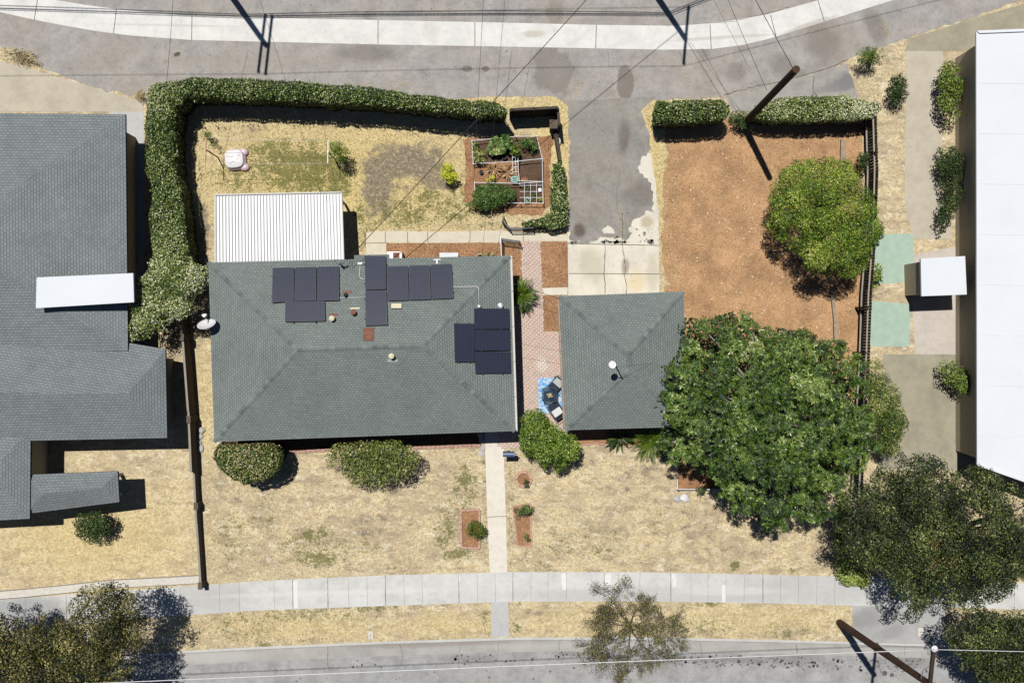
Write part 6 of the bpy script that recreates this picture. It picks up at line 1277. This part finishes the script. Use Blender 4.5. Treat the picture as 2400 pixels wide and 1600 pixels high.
scatter('bark_chips', 'loose red brown bark chips in the narrow beds behind the house and by the path', [[(908, 570), (1170, 569), (1222, 568), (1222, 655), (1190, 655), (908, 600)], [(1268, 568), (1329, 568), (1330, 672), (1272, 672)], [(1274, 694), (1311, 694), (1316, 776), (1275, 776)], [(1088, 330), (1104, 332), (1106, 385), (1106, 480), (1270, 482), (1262, 503), (1120, 498), (1088, 470)], [(1276, 322), (1292, 322), (1290, 470), (1276, 470)], [(1120, 390), (1205, 386), (1205, 425), (1120, 424)]], 260, .07, LM['chip'], (.4, .28), asp=.3, up=.6)

scatter('dry_grass', 'straw coloured weeds growing out of the driveway cracks and edges', [[(1452, 498), (1462, 498), (1460, 530), (1456, 560), (1450, 560)], [(1352, 196), (1364, 190), (1380, 192), (1358, 206), (1352, 222), (1338, 246), (1330, 240), (1346, 215)], [(1448, 496), (1474, 497), (1474, 500), (1448, 500)], [(862, 184), (872, 192), (868, 204), (850, 204)], [(932, 196), (946, 190), (944, 216), (920, 214)], [(1608, 160), (1622, 160), (1618, 182), (1604, 182)], [(1728, 208), (1746, 202), (1738, 218), (1728, 222)], [(1762, 212), (1790, 206), (1786, 214), (1758, 222)], [(2055, 44), (2080, 52), (2094, 92), (2084, 90), (2066, 66)]], 300, .09, lm_, (.84, .15), asp=.16, up=.9)

scatter('straw_litter', 'pale straw litter strewn along the left margin of the bark yard', [wob([(1556, 320), (1580, 330), (1600, 400), (1590, 470), (1570, 540), (1582, 600), (1600, 640), (1585, 690), (1550, 690), (1550, 560), (1556, 430)], 14, 6, 5)], 230, .075, LM['dry'], (.62, .25), asp=.16, up=.7, mask=lambda x, y: (lump(x / 20, y / 20, 1) + rs.normal(0, .45, len(x)) > -.35, np.zeros(len(x))))
scatter('bark_chips', 'larger pale chips and dead leaves dropped over the bark yard', [YARD], 9, .11, LM['chip'], (.75, .2), asp=.45, up=.5)
scatter('leaf_litter', 'fallen brown leaves on the lawn and parkway round the big trees', [[(1560, 1150), (1960, 1160), (1960, 1345), (1560, 1340)], [(1820, 900), (2000, 1000), (1980, 1120), (1700, 1120)], [(440, 1446), (640, 1432), (640, 1510), (440, 1524)]], 14, .07, LM['chip'], (.55, .3), asp=.5, up=.4)

def shoots(root_label, poly, h, n, lm, t0):
    hs = [o for o in bpy.data.objects if o.get('label') == root_label][0]; x, y = sample(GN([q[0] for q in poly], [q[1] for q in poly], h)[:, :2], n, rs)
    P, D = [], []
    for a, b in zip(x, y):
        d = np.array([rs.normal(0, .45), rs.normal(0, .45), 1.0]); d /= np.linalg.norm(d); L = rs.uniform(.12, .34)
        for k in range(5): P.append(np.array([a, b, h - .08]) + d * L * k / 4 + rs.normal(0, .015, 3)); D.append(rs.normal(0, .7, 3) + [0, 0, 1])
    P = np.array(P); foliage('shoots', P, np.array(D), .085 * rs.uniform(.7, 1.2, len(P)), np.clip(t0 + .25 * rs.normal(size=len(P)), 0, 1), LM[lm], hs, .55, rs)
shoots('long dark green clipped hedge bending round the back lawn corner', [(342, 208), (434, 180), (727, 191), (1184, 250), (1178, 272), (702, 235), (408, 245), (444, 640), (360, 650)], 2.45, 420, 'hedge', .5)
shoots('wavy pale speckled hedge between the leaning pole and the right fence', [(1768, 248), (1902, 222), (2060, 240), (2045, 276), (1800, 282)], 1.9, 90, 'hedge', .6)
shoots('short clipped box hedge right of the driveway mouth', [(1541, 236), (1700, 236), (1702, 276), (1541, 284)], 2.15, 50, 'hedge', .45)
